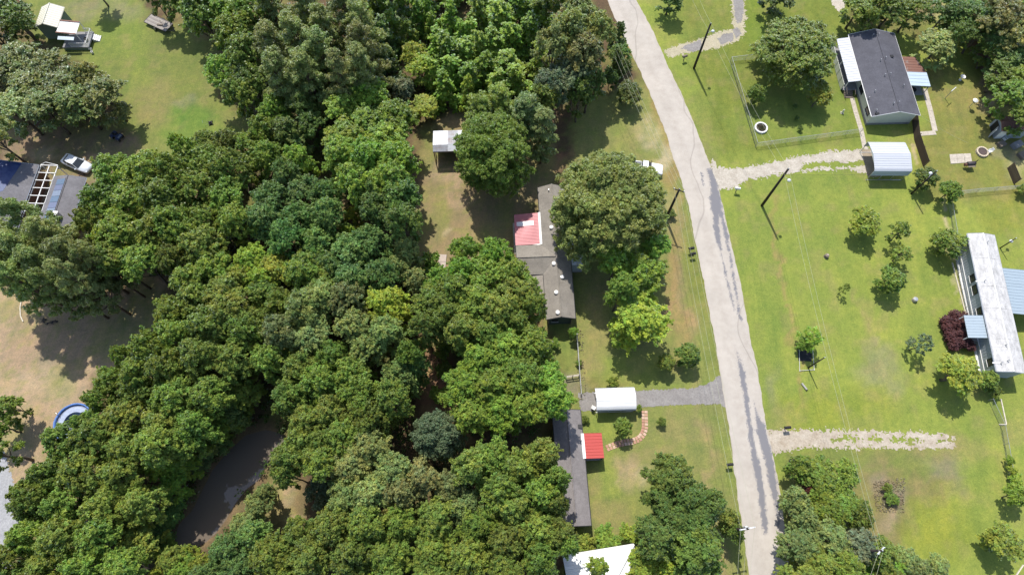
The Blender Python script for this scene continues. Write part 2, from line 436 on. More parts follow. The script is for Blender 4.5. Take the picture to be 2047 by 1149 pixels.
sp = t.n('ShaderNodeSeparateColor'); t.l(at.outputs['Color'], sp.inputs[0])
na = t.noise(1.1, 5, 0.6); nb = t.noise(9.0, 4, 0.7); nc = t.noise(30.0, 2, 0.6); nl = t.noise(0.25, 3, 0.5)
base = t.mix(t.ramp(na, [(0.3, 0.0), (0.7, 1.0)]), (0.360, 0.322, 0.280), (0.425, 0.386, 0.340))
base = t.mix(t.math('MULTIPLY', sp.outputs[1], 0.35), base, (0.45, 0.412, 0.366))
base = t.mul(base, t.ramp(nc, [(0.3, 0.80), (0.7, 1.18)]))
base = t.mul(base, t.ramp(nl, [(0.3, 0.92), (0.7, 1.06)]))
base = t.mix(t.math('MULTIPLY', sp.outputs[2], 0.6), base, (0.36, 0.32, 0.25))
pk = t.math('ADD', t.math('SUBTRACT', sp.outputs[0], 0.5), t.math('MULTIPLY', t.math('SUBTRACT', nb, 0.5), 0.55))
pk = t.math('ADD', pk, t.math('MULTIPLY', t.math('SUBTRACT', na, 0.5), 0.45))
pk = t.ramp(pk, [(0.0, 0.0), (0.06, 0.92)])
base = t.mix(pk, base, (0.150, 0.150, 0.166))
# a few wandering cracks
wv = t.n('ShaderNodeTexWave'); wv.inputs['Scale'].default_value = 0.045; wv.inputs['Distortion'].default_value = 9.0; wv.inputs['Detail'].default_value = 4.0; wv.inputs['Detail Scale'].default_value = 0.6
g = t.n('ShaderNodeNewGeometry'); t.l(g.outputs['Position'], wv.inputs['Vector'])
base = t.mul(base, t.ramp(wv.outputs['Fac'], [(0.0, 0.80), (0.004, 1.0)]))
t.bsdf(base, 0.92, 0, t.bump(nb, 0.25, 0.02), 0.2)
road = grid_mesh('road', rx, ry, np.full(rx.shape, 0.03), t.m, attrs={'rcol': rcol})
tag(road, kind='structure')

def ragged_sheet(name, poly_px, z, mat, res=0.13, amp=0.6, sc=1.1, holes=None, bias=0.0):
    pts = np.array(W(poly_px))
    x = np.arange(pts[:, 0].min() - 1, pts[:, 0].max() + 1, res); y = np.arange(pts[:, 1].min() - 1, pts[:, 1].max() + 1, res)
    X, Y = np.meshgrid(x, y)
    cx, cy = X[:-1, :-1] + res / 2, Y[:-1, :-1] + res / 2
    fine = (fbm(cx * 4.5 + 7, cy * 4.5, 3) - 0.5) * 2
    s = poly_sdf(pts, cx, cy) + amp * (0.6 * (fbm(cx * sc, cy * sc, 4) - 0.5) * 2 + 0.75 * fine) + bias
    if holes is not None: s = np.minimum(s, holes(cx, cy))
    jit = (fbm(X * 3.1, Y * 3.1, 2) - 0.5) * res * 1.2
    o = grid_mesh(name, X + jit, Y + jit[::-1, ::-1], np.full(X.shape, z), mat, keep=s > 0)
    return tag(o, kind='structure')
def stony(name, a, b, sc=22.0, rough=0.95):
    t = NT(name)
    n1, n2, n3 = t.noise(0.8, 5, 0.6), t.noise(sc, 3, 0.7), t.noise(3.5, 4, 0.65)
    c = t.mix(t.ramp(n1, [(0.3, 0.0), (0.7, 1.0)]), a, b)
    c = t.mul(t.mul(c, t.ramp(n2, [(0.3, 0.70), (0.7, 1.25)])), t.ramp(n3, [(0.3, 0.82), (0.7, 1.14)]))
    t.bsdf(c, rough, 0, t.bump(n2, 0.5, 0.03), 0.2); return t.m
GRAVEL = stony('pale_gravel', (0.34, 0.30, 0.245), (0.47, 0.43, 0.365))
GRAVEL2 = stony('dusty_gravel', (0.31, 0.255, 0.19), (0.45, 0.40, 0.33))
ASPH = stony('grey_asphalt', (0.20, 0.185, 0.175), (0.265, 0.25, 0.235))
CONC = stony('yard_concrete', (0.40, 0.355, 0.29), (0.47, 0.42, 0.35), 12.0)

def median(line_px, w, x0, amp=0.7):
    pts = W(line_px)
    def h(X, Y):
        n = fbm(X * 0.9 + 3, Y * 0.9, 4) - 0.5
        n = n + 0.8 * (fbm(X * 4.1, Y * 4.1 + 11, 3) - 0.5)
        return np.where(X > x0, line_dist(pts, X, Y) - w + amp * n * 2, 9)
    return h
ragged_sheet('gravel_drive', [(1421,338),(1424,352),(1437,379),(1470,375),(1500,357),(1560,349),(1620,341),(1690,338),(1745,350),(1745,352),(1732,296),(1722,300),(1660,303),(1600,312),(1540,326),(1490,335),(1460,337),(1432,333),(1424,318)],
             0.02, GRAVEL, amp=0.8, sc=1.6, holes=median([(1560,338),(1640,330),(1722,327)], 0.45, P(1600, 330).x, 1.0))
ragged_sheet('gravel_track', [(1531,862),(1560,861),(1700,862),(1860,867),(1905,872),(1910,895),(1850,895),(1700,893),(1600,893),(1560,903),(1546,908)],
             0.02, GRAVEL2, amp=0.75, sc=1.9, bias=0.12, holes=median([(1600,878),(1720,878),(1900,880)], 0.05, P(1660, 880).x, 1.0))
ragged_sheet('broken_drive', [(1328,103),(1360,88),(1400,78),(1440,63),(1466,58),(1464,30),(1460,-30),(1484,-30),(1490,20),(1494,36),(1486,48),(1490,66),(1470,84),(1430,97),(1380,106),(1335,115)],
             0.012, stony('pale_rubble', (0.33, 0.30, 0.20), (0.42, 0.37, 0.27)), amp=0.75, sc=1.4)
ragged_sheet('asphalt_remnant', [(1362,98),(1372,90),(1402,80),(1403,98),(1385,104)], 0.022, ASPH, amp=0.3)
ragged_sheet('asphalt_remnant', [(1434,78),(1446,68),(1464,66),(1466,82),(1440,90)], 0.022, ASPH, amp=0.3)
ragged_sheet('asphalt_remnant', [(1464,60),(1474,55),(1482,68),(1472,78)], 0.026, ASPH, amp=0.3)
ragged_sheet('asphalt_remnant', [(1466,-20),(1484,-20),(1488,22),(1482,46),(1474,48),(1467,30)], 0.022, ASPH, amp=0.3)
ragged_sheet('asphalt_drive', [(1155,786),(1200,782),(1300,780),(1390,775),(1425,762),(1441,748),(1450,770),(1456,830),(1450,815),(1440,808),(1405,807),(1300,812),(1220,820),(1160,822)], 0.02, ASPH, amp=0.22)
ragged_sheet('side_drive', [(-60,880),(8,900),(26,960),(38,1050),(30,1110),(10,1150),(-60,1160)], 0.014, stony('cool_concrete', (0.27, 0.27, 0.28), (0.36, 0.36, 0.36)), amp=0.4)
ragged_sheet('concrete_drive', [(1655,-40),(1692,-30),(1690,10),(1680,28),(1664,10)], 0.016, CONC, amp=0.3)
ragged_sheet('parking_pad', [(1722,300),(1745,296),(1760,353),(1735,355)], 0.024, stony('trodden_grit', (0.255, 0.205, 0.145), (0.33, 0.27, 0.205)), amp=0.3)
def walk(name, pts_px, w, z=0.035, mat=CONC):
    pts = [Vector((*p, 0)) for p in W(pts_px)]
    root = tag(bpy.data.objects.new(name, None), kind='structure'); COL.objects.link(root)
    for a, b in zip(pts[:-1], pts[1:]):
        n = max(1, round((b - a).length / 1.25)); d = (b - a).normalized(); ang = math.atan2(d.y, d.x)
        ln = (b - a).length / n
        for i in range(n):
            c = a + d * (ln * (i + 0.5))
            MB().box((c.x, c.y, z - 0.06), (ln - 0.02, w, 0.12 + 0.004 * (i % 2)), ang).build('slab', mat, root)
    return root
walk('front_walk', [(1703,196),(1711,226),(1722,262),(1729,298)], 0.75)
walk('back_walk', [(1848,178),(1860,222),(1869,262)], 0.85)
walk('back_walk_spur', [(1870.5,265.5),(1838,268)], 0.8, 0.04)
# ------------------------------------------------------------------ materials for buildings
def shingle(name, col, var=0.16):
    t = NT(name)
    a, b, c = t.noise(0.5, 5, 0.6, obj=True), t.noise(18.0, 3, 0.7, obj=True), t.noise(3.0, 4, 0.6, obj=True)
    k = t.mul(t.ramp(a, [(0.3, 1 - var), (0.7, 1 + var)]), t.ramp(b, [(0.3, 0.72), (0.7, 1.28)]))
    k = t.mul(k, t.ramp(c, [(0.3, 0.90), (0.7, 1.10)]))
    t.bsdf(t.mul(k, col), 0.95, 0, t.bump(b, 0.5, 0.03), 0.15); return t.m
def sheetmetal(name, col, rough=0.42, metal=0.0, rust=None, rust_amt=0.0, var=0.10, streak=(0.25, 2.2, 1)):
    t = NT(name)
    tc = t.n('ShaderNodeTexCoord'); mp = t.n('ShaderNodeMapping'); mp.inputs['Scale'].default_value = streak
    t.l(tc.outputs['Object'], mp.inputs['Vector'])
    a = t.noise(1.6, 5, 0.65, vec=mp.outputs[0]); b = t.noise(0.6, 5, 0.6, obj=True); d = t.noise(7.0, 4, 0.7, obj=True)
    c = t.mul(t.mul(t.ramp(a, [(0.3, 1 - var), (0.7, 1 + var * 0.5)]), t.ramp(d, [(0.3, 1 - var * 0.8), (0.7, 1 + var * 0.4)])), col)
    if rust is not None:
        f = t.math('ADD', t.math('MULTIPLY', a, 0.6), t.math('MULTIPLY', b, 0.4))
        c = t.mix(t.ramp(f, [(0.62 - rust_amt, 0.0), (0.72 - rust_amt, 0.9)]), c, rust)
    t.bsdf(c, rough, metal, t.bump(d, 0.05, 0.01), 0.4); return t.m
M_GREYSH = shingle('charcoal_shingle', (0.088, 0.088, 0.102))
M_TAUPE = shingle('taupe_shingle', (0.215, 0.195, 0.168))
M_TAUPE2 = shingle('pale_taupe_roll_roofing', (0.235, 0.21, 0.18), 0.08)
M_DKSH = shingle('brown_grey_shingle', (0.20, 0.182, 0.178))
M_GR2 = shingle('grey_shingle', (0.155, 0.15, 0.158))
M_WMET = sheetmetal('white_metal_roofing', (0.72, 0.72, 0.71), 0.4)
M_CMET = sheetmetal('cream_metal_roofing', (0.62, 0.60, 0.50), 0.45, var=0.06)
M_CPORT = sheetmetal('white_carport_metal', (0.50, 0.515, 0.55), 0.38, var=0.07, streak=(0.2, 3.0, 1))
M_MOB = sheetmetal('coated_mobile_home_roof', (0.50, 0.49, 0.48), 0.65, var=0.34, streak=(1.2, 0.5, 1))
M_BLUE = sheetmetal('pale_blue_metal', (0.30, 0.365, 0.415), 0.4, var=0.08)
M_SKYB = sheetmetal('sky_blue_metal', (0.42, 0.50, 0.56), 0.4, var=0.06)
M_RUST = sheetmetal('rusted_tin', (0.30, 0.27, 0.25), 0.7, rust=(0.17, 0.07, 0.045), rust_amt=0.28, var=0.2, streak=(3.0, 0.4, 1))
M_TIN = sheetmetal('weathered_tin', (0.62, 0.64, 0.67), 0.4, rust=(0.30, 0.25, 0.24), rust_amt=0.06, var=0.3)
M_TIN2 = sheetmetal('blotched_tin', (0.36, 0.37, 0.40), 0.45, rust=(0.22, 0.18, 0.17), rust_amt=0.12, var=0.35)
M_PINK = sheetmetal('faded_red_metal', (0.50, 0.175, 0.185), 0.5, var=0.10)
M_RED = sheetmetal('red_metal', (0.46, 0.075, 0.062), 0.45, var=0.08)
M_WHITE = plain('white_paint', (0.74, 0.73, 0.70), 0.5, var=0.08)
M_SIDING = plain('pale_siding', (0.55, 0.56, 0.50), 0.6, var=0.10)
M_BSIDE = plain('blue_grey_siding', (0.33, 0.36, 0.39), 0.55, var=0.12)
M_TEAL = plain('dark_teal_siding', (0.055, 0.075, 0.07), 0.7, var=0.2)
M_GREENW = plain('sage_siding', (0.16, 0.21, 0.16), 0.7, var=0.15)
M_BRICK = plain('brown_brick', (0.20, 0.11, 0.075), 0.85, var=0.25)
M_GLASS = plain('window_glass', (0.03, 0.035, 0.04), 0.08, var=0.05, spec=0.6)
M_BLACK = plain('black_paint', (0.02, 0.02, 0.022), 0.5, var=0.2)
M_GALV = plain('galvanised_steel', (0.45, 0.46, 0.47), 0.4, 0.6, var=0.15)
M_WOOD = plain('weathered_wood', (0.20, 0.165, 0.13), 0.9, var=0.35, scale=1.5, bump=0.3)
M_OLDW = plain('dark_fence_wood', (0.085, 0.062, 0.048), 0.95, var=0.35, scale=1.2)
M_TIMB = plain('new_timber', (0.42, 0.31, 0.16), 0.8, var=0.2)
M_DECK = plain('grey_deck', (0.24, 0.235, 0.24), 0.85, var=0.2)
M_POLE = plain('creosoted_pole', (0.040, 0.033, 0.028), 0.9, var=0.3)
M_SKYL = plain('translucent_skylight_panel', (0.80, 0.79, 0.75), 0.4, var=0.04)
M_TRIM = plain('dark_trim', (0.05, 0.05, 0.05), 0.6, var=0.2)

class Fr:
    """a building's own axes: x across, y along, from three eave corners of the survey"""
    def __init__(s, name, label, cat, sw, nw, se, z, group=None):
        A, B, C = P(*sw, z), P(*nw, z), P(*se, z)
        yd = (B - A).normalized(); xd = Vector((yd.y, -yd.x, 0))
        s.L = (B - A).length; s.W = (C - A).dot(xd); s.z = z
        s.c = A + xd * s.W / 2 + yd * s.L / 2; s.c.z = 0
        s.rz = math.atan2(yd.y, yd.x) - math.pi / 2
        s.root = thing(name, label, cat, s.c, s.rz, group)
        s.inv = Matrix.Rotation(-s.rz, 3, 'Z')
    def l(s, px, py, z):
        v = s.inv @ (P(px, py, 0 if z is None else z) - s.c); return v
    def w(s, v): return Matrix.Rotation(s.rz, 3, 'Z') @ Vector(v) + s.c

def slab(mb, q, th=0.1):
    """thick sheet under four (or three) top points"""
    q = [Vector(p) for p in q]; n = (q[1] - q[0]).cross(q[2] - q[0]).normalized()
    if n.z < 0: q = q[::-1]; n = -n
    k = len(q); lo = [p - Vector((0, 0, th)) for p in q]
    return mb.add(q + lo, [tuple(range(k)), tuple(range(2*k-1, k-1, -1))] + [(i, i+k, (i+1) % k + k, (i+1) % k) for i in range(k)])
def ribs(mb, q, sp=0.45, r=0.028):
    """raised ribs running from edge q0-q1 to edge q3-q2"""
    q = [Vector(p) for p in q]; n = max(1, int((q[1]-q[0]).length / sp))
    for i in range(n + 1):
        f = i / n; f = min(max(f, 0.004), 0.996)
        a, b = q[0].lerp(q[1], f), q[3].lerp(q[2], f)
        mb.tube([a + Vector((0,0,0.012)), b + Vector((0,0,0.012))], r, 4)
    return mb
def gable(root, x0, x1, y0, y1, eave, rise, axis='y', inset=0.35, roofm=None, wallm=None, metal=False, trim=None, th=0.12, wall=True, base=0.0, cap=None):
    """gabled block: roof over x0..x1, y0..y1 with its ridge along the axis"""
    if axis == 'x':
        tr = lambda a, b, z: Vector((b, -a, z)); x0, x1, y0, y1 = -y1, -y0, x0, x1
    else: tr = lambda a, b, z: Vector((a, b, z))
    xm = (x0 + x1) / 2
    if wall:
        i = inset; dz = rise * i / ((x1 - x0) / 2)
        pr = [(x0+i, base), (x1-i, base), (x1-i, eave+dz-th-0.03), (xm, eave+rise-th-0.03), (x0+i, eave+dz-th-0.03)]
        mb = MB(); n = 5
        vs = [tr(a, y0+i, z) for a, z in pr] + [tr(a, y1-i, z) for a, z in pr]
        mb.add(vs, [tuple(range(4,-1,-1)), tuple(range(5,10))] + [(k, (k+1) % 5, 5+(k+1) % 5, 5+k) for k in range(5)])
        mb.build('wall', wallm, root)
    mb = MB()
    qa = [tr(x0, y0, eave), tr(x0, y1, eave), tr(xm, y1, eave+rise), tr(xm, y0, eave+rise)]
    qb = [tr(x1, y1, eave), tr(x1, y0, eave), tr(xm, y0, eave+rise), tr(xm, y1, eave+rise)]
    for q in (qa, qb):
        slab(mb, q, th)
        if metal: ribs(mb, q)
    rf = mb.build('roof', roofm, root)
    mc = MB()
    a, b = tr(xm, y0, eave+rise+0.02), tr(xm, y1, eave+rise+0.02)
    mc.tube([a, b], 0.09, 6); mc.build('ridge_cap', cap or roofm, rf)
    if trim is not None:
        mt = MB()
        for xx in (x0 - 0.03, x1 + 0.03):
            mt.tube([tr(xx, y0, eave-0.07), tr(xx, y1, eave-0.07)], 0.075, 4)
        for yy in (y0 - 0.02, y1 + 0.02):
            for xx in (x0, x1): mt.tube([tr(xx, yy, eave-0.03), tr(xm, yy, eave+rise-0.03)], 0.06, 4)
        mt.build('fascia', trim, rf)
    return rf
def window(root, c, axis, w, h, frame=None, pane=None, muntin=True):
    """axis: outward direction (unit vector, local)"""
    ax = Vector(axis); c = Vector(c); side = Vector((-ax.y, ax.x, 0)); rz = math.atan2(side.y, side.x)
    f = MB()
    for s in (-1, 1):
        f.box(c + side*(s*(w/2-0.04)) + ax*0.03, (0.09, 0.10, h), rz)
        f.box(c + Vector((0,0,s*(h/2-0.04))) + ax*0.03, (w-0.18, 0.10, 0.09), rz)
    if muntin: f.box(c + ax*0.025, (w-0.18, 0.07, 0.05), rz)
    o = f.build('window', frame or M_BLACK, root)
    MB().box(c + ax*0.012, (w-0.16, 0.03, h-0.16), rz).build('pane', pane or M_GLASS, o)
    MB().box(c + ax*0.06 + Vector((0,0,-h/2-0.04)), (w+0.08, 0.14, 0.05), rz).build('sill', M_WHITE, o)
    return o
def door(root, c, axis, w=0.92, h=2.03, m=None):
    ax = Vector(axis); c = Vector(c); side = Vector((-ax.y, ax.x, 0)); rz = math.atan2(side.y, side.x)
    o = MB().box(c + ax*0.02 + Vector((0,0,h/2)), (w, 0.06, h), rz).build('door', m or M_WHITE, root)
    MB().lathe(c + ax*0.07 + side*(w*0.4) + Vector((0,0,1.0)), [(0.03,0),(0.035,0.04),(0.02,0.07)], 8).build('handle', M_GALV, o)
    return o
def vent(root, p, kind='mushroom'):
    p = Vector(p)
    if kind == 'mushroom':
        o = MB().lathe(p - Vector((0,0,0.1)), [(0.16,0),(0.16,0.26),(0.30,0.28),(0.30,0.34),(0.17,0.42),(0.03,0.45)], 14).build('roof_vent', M_WHITE, root)
    elif kind == 'pipe':
        o = MB().lathe(p - Vector((0,0,0.1)), [(0.10,0),(0.06,0.14),(0.06,0.5),(0.075,0.5),(0.075,0.56)], 10).build('vent_pipe', M_GALV, root)
    else:
        o = MB().box(p + Vector((0,0,0.05)), (0.42,0.42,0.16)).box(p + Vector((0,0,0.15)), (0.5,0.5,0.05)).build('roof_vent', M_BLACK, root)
    return o
def posts(root, pts, z0, z1, r=0.06, m=None, name='post'):
    for p in pts:
        MB().box((p[0], p[1], (z0+z1)/2), (2*r, 2*r, z1-z0)).build(name, m or M_WHITE, root)

# ------------------------------------------------------------------ charcoal-roofed house, upper right
h = Fr('grey_roofed_house', 'white-walled house with a plain charcoal gable roof, beyond the grey-white metal carport', 'house', (1743,233), (1696.4,69.2), (1838.4,225.9), 2.7)
hw, hl = h.W/2, h.L/2
rf = gable(h.root, -hw, hw, -hl, hl, 2.7, 1.15, roofm=M_GREYSH, wallm=M_SIDING, trim=M_WHITE)
zr = lambda x: 2.7 + 1.15 * (1 - abs(x) / hw)
for a, b, k in [((1745,71),3.8,'pipe'),((1755,70.5),3.8,'pipe'),((1760,121),3.8,'pipe'),((1769,117),3.8,'pipe'),((1784,111.5),3.6,'cap'),((1768.5,150.5),3.8,'pipe'),((1778,149.5),3.8,'pipe'),((1786,207.5),3.8,'pipe'),((1795,206.5),3.8,'pipe'),((1748.5,183),3.2,'pipe'),((1805,172),3.3,'pipe'),((1736.5,196.5),2.9,'pipe'),((1751,221.5),3.0,'pipe')]:
    v = h.l(*a, b); v.z = zr(v.x); vent(h.root, v, k)
hv = h.l(1743, 231, 2.9)
MB().span(-hw+0.5, -hw+1.1, -hl+0.12, -hl+0.5, 2.82, 3.05).build('roof_debris', M_BLACK, rf)
for px, py in ((1720.4,178),(1731.5,220.7)):
    v = h.l(px, py, 1.75); window(h.root, (-hw+0.35, v.y, 1.75), (-1,0,0), 1.5, 1.35, M_BLACK)
v = h.l(1708, 120, 1.5); door(h.root, (-hw+0.35, v.y, 0.55), (-1,0,0))
for xx in (-1.9, 1.9): window(h.root, (xx, hl-0.35, 1.8), (0,1,0), 1.0, 1.2)
MB().span(-hw+0.30, hw-0.30, -hl+0.30, hl-0.30, 0, 0.42).build('foundation', M_DECK, h.root)
# west porch
qs = [h.l(1672.4,77.6,2.32), h.l(1696,165,2.32), h.l(1723,161,2.62), h.l(1697.6,75,2.62)]
qx = sum(p.x for p in qs[:2])/2; ya, yb = (qs[1].y+qs[2].y)/2, (qs[0].y+qs[3].y)/2
q = [(qx, yb, 2.32), (qx, ya, 2.32), (-hw-0.05, ya, 2.60), (-hw-0.05, yb, 2.60)]
mb = slab(MB(), q, 0.06); ribs(mb, q, 0.5); mb.build('porch_roof', M_CPORT, h.root)
posts(h.root, [(qx+0.12, ya+0.15), (qx+0.12, (ya+yb)/2), (qx+0.12, yb-0.15)], 0.55, 2.24, 0.05, name='porch_post')
fl = MB().span(qx-0.15, -hw+0.33, ya-0.2, yb, 0.40, 0.56).build('porch_floor', M_DECK, h.root)
mb = MB()
mb.span(qx-0.22, qx-0.16, ya+0.2, yb-0.6, 0.05, 1.42)
for i in range(6):
    yy = ya+0.3+(yb-ya-1.2)*i/5; mb.span(qx-0.26, qx-0.15, yy-0.05, yy+0.05, 0.0, 1.5)
mb.build('porch_panel', M_SIDING, h.root)
mb = MB()
for i in range(4): mb.span(qx+0.1, -hw-0.5, ya-0.5-0.32*i, ya-0.2-0.32*i, 0.0, 0.5-0.12*i)
mb.build('porch_steps', M_WOOD, h.root)
for xx in (qx+0.12, -hw-0.5):
    MB().tube([(xx, ya-0.2, 1.4), (xx, ya-1.45, 0.95), (xx, ya-1.48, 0)], 0.035, 6).build('stair_rail', M_WOOD, h.root)
v = h.l(1664, 93, 0.8)
MB().tube([(qx-0.1, yb-0.1, 1.2), (v.x, v.y, 0.9)], 0.05, 6).tube([(v.x, v.y, 0), (v.x, v.y, 0.95)], 0.05, 6).build('hand_rail', M_WHITE, h.root)
# east porch: rusty sheets and blue sheets
o1 = h.l(1860,170.6,2.15); m1 = h.l(1851.6,144.5,2.15); n1 = h.l(1827.6,113.5,2.25)
ys, ym, yn = h.l(1824.4,171,2.5).y, h.l(1815,144.5,2.5).y, h.l(1807.7,113,2.5).y
xe = hw + 0.05
q = [(xe, ym, 2.5), (xe, yn, 2.5), (n1.x+0.1, yn, 2.28), (m1.x, ym, 2.15)]
mb = slab(MB(), q, 0.05); ribs(mb, q, 0.5, 0.02); mb.build('porch_roof', M_RUST, h.root)
q = [(xe, ys, 2.52), (xe, ym+0.1, 2.52), (m1.x+0.02, ym+0.1, 2.18), (o1.x, ys, 2.13)]
mb = slab(MB(), q, 0.05); ribs(mb, q, 0.6, 0.02); mb.build('porch_roof', M_SKYB, h.root)
posts(h.root, [(o1.x-0.12, ys+0.12), (m1.x-0.1, ym), (n1.x-0.05, yn-0.2), (hw+0.15, ys+0.12)], 0, 2.1, 0.05, M_GALV, 'porch_post')
MB().span(hw-0.3, o1.x-0.2, ys-0.1, yn, 0, 0.22).build('porch_floor', M_DECK, h.root)
fx = hw + 1.0
porch_at = (h, fx, ys)

# ------------------------------------------------------------------ metal carport by the gravel drive
def carport(name, label, sw, nw, se, ze, rise, roofm, band, side=0.7, gable_m=None, rib=0.032):
    """long axis x, bent eaves at south and north; sw/nw/se are the bent roof's corners"""
    f = Fr(name, label, 'carport', sw, nw, se, ze)
    w, l = f.W/2, f.L/2; root = f.root
    # profile across y: eave drop, knee, ridge, knee, eave drop
    pr = [(-l-0.06, ze-side), (-l, ze-0.12), (-l+0.25, ze+0.08), (0, ze+rise), (l-0.25, ze+0.08), (l, ze-0.12), (l+0.06, ze-side)]
    mb = MB()
    for (ya, za), (yb, zb) in zip(pr[1:-2], pr[2:-1]):
        slab(mb, [(-w, ya, za), (w, ya, za), (w, yb, zb), (-w, yb, zb)], 0.03)
    n = 2 * int(l / 0.34)
    for i in range(1, n):
        yy = -l + 2*l*i/n; zz = np.interp(yy, [p[0] for p in pr], [p[1] for p in pr])
        mb.tube([(-w, yy, zz+0.012), (w, yy, zz+0.012)], rib, 4)
    mb.build('roof', roofm, root)
    for s, (a, b) in ((-1, (pr[0], pr[1])), (1, (pr[6], pr[5]))):
        m2 = MB().add([(-w, a[0], a[1]), (w, a[0], a[1]), (w, b[0], b[1]-0.01), (-w, b[0], b[1]-0.01),
                       (-w, a[0]-0.02*s*-1, a[1]), (w, a[0]-0.02*s*-1, a[1]), (w, b[0]-0.02*s*-1, b[1]-0.01), (-w, b[0]-0.02*s*-1, b[1]-0.01)],
                      [(0,1,2,3),(7,6,5,4),(0,4,5,1),(1,5,6,2),(2,6,7,3),(3,7,4,0)])
        for i in range(3):
            zz = a[1] + (b[1]-a[1])*(i+0.5)/3
            m2.tube([(-w, a[0]+s*0.03, zz), (w, a[0]+s*0.03, zz)], 0.02, 4)
        m2.build('side_panel', band, root)
    for s in (-1, 1):
        for k in range(4):
            xx = -w+0.1 + (2*w-0.2)*k/3
            MB().span(xx-0.035, xx+0.035, s*(l-0.08)-0.035, s*(l-0.08)+0.035, 0, ze-0.14).build('post', M_GALV, root)
        MB().span(-w+0.05, w-0.05, s*(l-0.08)-0.04, s*(l-0.08)+0.04, 0.0, 0.06).build('base_rail', M_GALV, root)
    for k in range(4):
        xx = -w+0.1 + (2*w-0.2)*k/3
        MB().tube([(xx, -l+0.1, ze-0.12), (xx, 0, ze+rise-0.10), (xx, l-0.1, ze-0.12)], 0.035, 4).build('bow', M_GALV, root)
    if gable_m is not None:
        for xx in (-w+0.02,):
            MB().add([(xx, -l*0.62, ze+rise*0.30), (xx, l*0.62, ze+rise*0.30), (xx, 0, ze+rise-0.05),
                      (xx+0.03, -l*0.62, ze+rise*0.30), (xx+0.03, l*0.62, ze+rise*0.30), (xx+0.03, 0, ze+rise-0.05)],
                     [(0,1,2),(5,4,3),(0,3,4,1),(1,4,5,2),(2,5,3,0)]).build('gable_infill', gable_m, root)
    return f
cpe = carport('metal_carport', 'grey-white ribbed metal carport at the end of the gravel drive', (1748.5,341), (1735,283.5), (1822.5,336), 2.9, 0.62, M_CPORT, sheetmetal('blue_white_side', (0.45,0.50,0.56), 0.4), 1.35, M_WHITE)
cpw = carport('metal_carport', 'bright white metal carport over the asphalt driveway', (1193,818), (1189.7,776.4), (1272.5,815), 2.5, 0.5, M_WMET, sheetmetal('pale_blue_side', (0.50,0.53,0.60), 0.4), 0.9, rib=0.018)  # side panels bluer and darker than the roof

# ------------------------------------------------------------------ mobile home, right edge
h = Fr('mobile_home', 'long grey-blue mobile home with a blotched white roof, at the right edge', 'mobile home', (1992.5,742), (1934,466.6), (2050,739), 3.4)
hw, hl = h.W/2, h.L/2
gable(h.root, -hw, hw, -hl, hl, 3.4, 0.42, roofm=M_MOB, wallm=M_BSIDE, inset=0.14, trim=M_GALV, cap=M_WHITE, base=0.95)
mb = MB().span(-hw+0.20, hw-0.20, -hl+0.2, hl-0.2, 0, 0.97); mb.build('skirting', plain('white_skirting', (0.40,0.43,0.47), 0.6, var=0.2), h.root)
mb = MB(); n = int(2*hl/0.42)
for i in range(n + 1):
    yy = -hl+0.16 + (2*hl-0.32)*i/n; mb.span(-hw+0.115, -hw+0.142, yy-0.02, yy+0.02, 0.99, 3.25)
mb.build('siding_ribs', M_BSIDE, h.root)
mb = MB().span(-hw-0.10, -hw+0.19, -hl+0.3, hl-0.3, 0.0, 0.10).span(-hw+0.02, -hw+0.10, -hl+0.2, hl-0.2, 0.95, 1.03); mb.build('skirting_rail', M_WHITE, h.root)
for px, py, w in ((1942,556,1.1),(1948.5,579,1.4),(1958,625,1.5),(1982,724,1.0)):
    v = h.l(px, py, 2.35); window(h.root, (-hw+0.12, v.y, 2.35), (-1,0,0), w, 0.95, M_BLACK)
v = h.l(1962, 645, 2.0); door(h.root, (-hw+0.13, v.y, 1.0), (-1,0,0))
for px, py in ((1972,485),(1967.5,561.5),(2008.5,690),(2001,725),(2013,721)):
    v = h.l(px, py, 3.65); v.z = 3.4 + 0.42*(1-abs(v.x)/hw); vent(h.root, v, 'pipe')
for px, py in ((1960,561.5),(1993,690.5),(1994,724.5)):
    v = h.l(px, py, 3.6); z0 = 3.4 + 0.42*(1-abs(v.x)/hw)
    MB().box((v.x, v.y, z0+0.03), (1.1, 0.16, 0.05), 0, Matrix.Rotation(-math.atan(0.42/hw), 3, 'Y')).build('roof_seam', M_WHITE, h.root)
for fy in (-0.55, -0.12, 0.2, 0.62):
    yy = hl*fy
    for sgn in (-1, 1):
        q = [(sgn*(hw-0.05), yy-0.05, 3.425), (sgn*(hw-0.05), yy+0.05, 3.425), (sgn*0.15, yy+0.05, 3.825), (sgn*0.15, yy-0.05, 3.825)]
        slab(MB(), q, 0.02).build('roof_seam', M_MOB, h.root)
# entrance porch
qa = [h.l(1926.5,632,2.7), h.l(1966.5,631,2.55), h.l(1978,676,2.55), h.l(1936.5,677,2.7)]
x0, x1 = (qa[0].x+qa[3].x)/2, -hw-0.04
y0, y1 = (qa[2].y+qa[3].y)/2, (qa[0].y+qa[1].y)/2
q = [(x0, y1, 2.7), (x0, y0, 2.7), (x1, y0, 3.1), (x1, y1, 3.1)]
mb = slab(MB(), q, 0.06); ribs(mb, q, 0.4, 0.02); mb.build('porch_roof', M_BLUE, h.root)
posts(h.root, [(x0+0.12, y0+0.12), (x0+0.12, y1-0.12)], 0, 2.64, 0.05, M_WHITE, 'porch_post')
MB().span(x0+0.3, -hw+0.14, y0+0.2, y1-0.2, 0, 0.93).build('porch_floor', M_DECK, h.root)
v0 = h.l(2006.5, 536, 3.0); v1 = h.l(2028, 627, 3.0)
y0, y1 = v1.y, v0.y
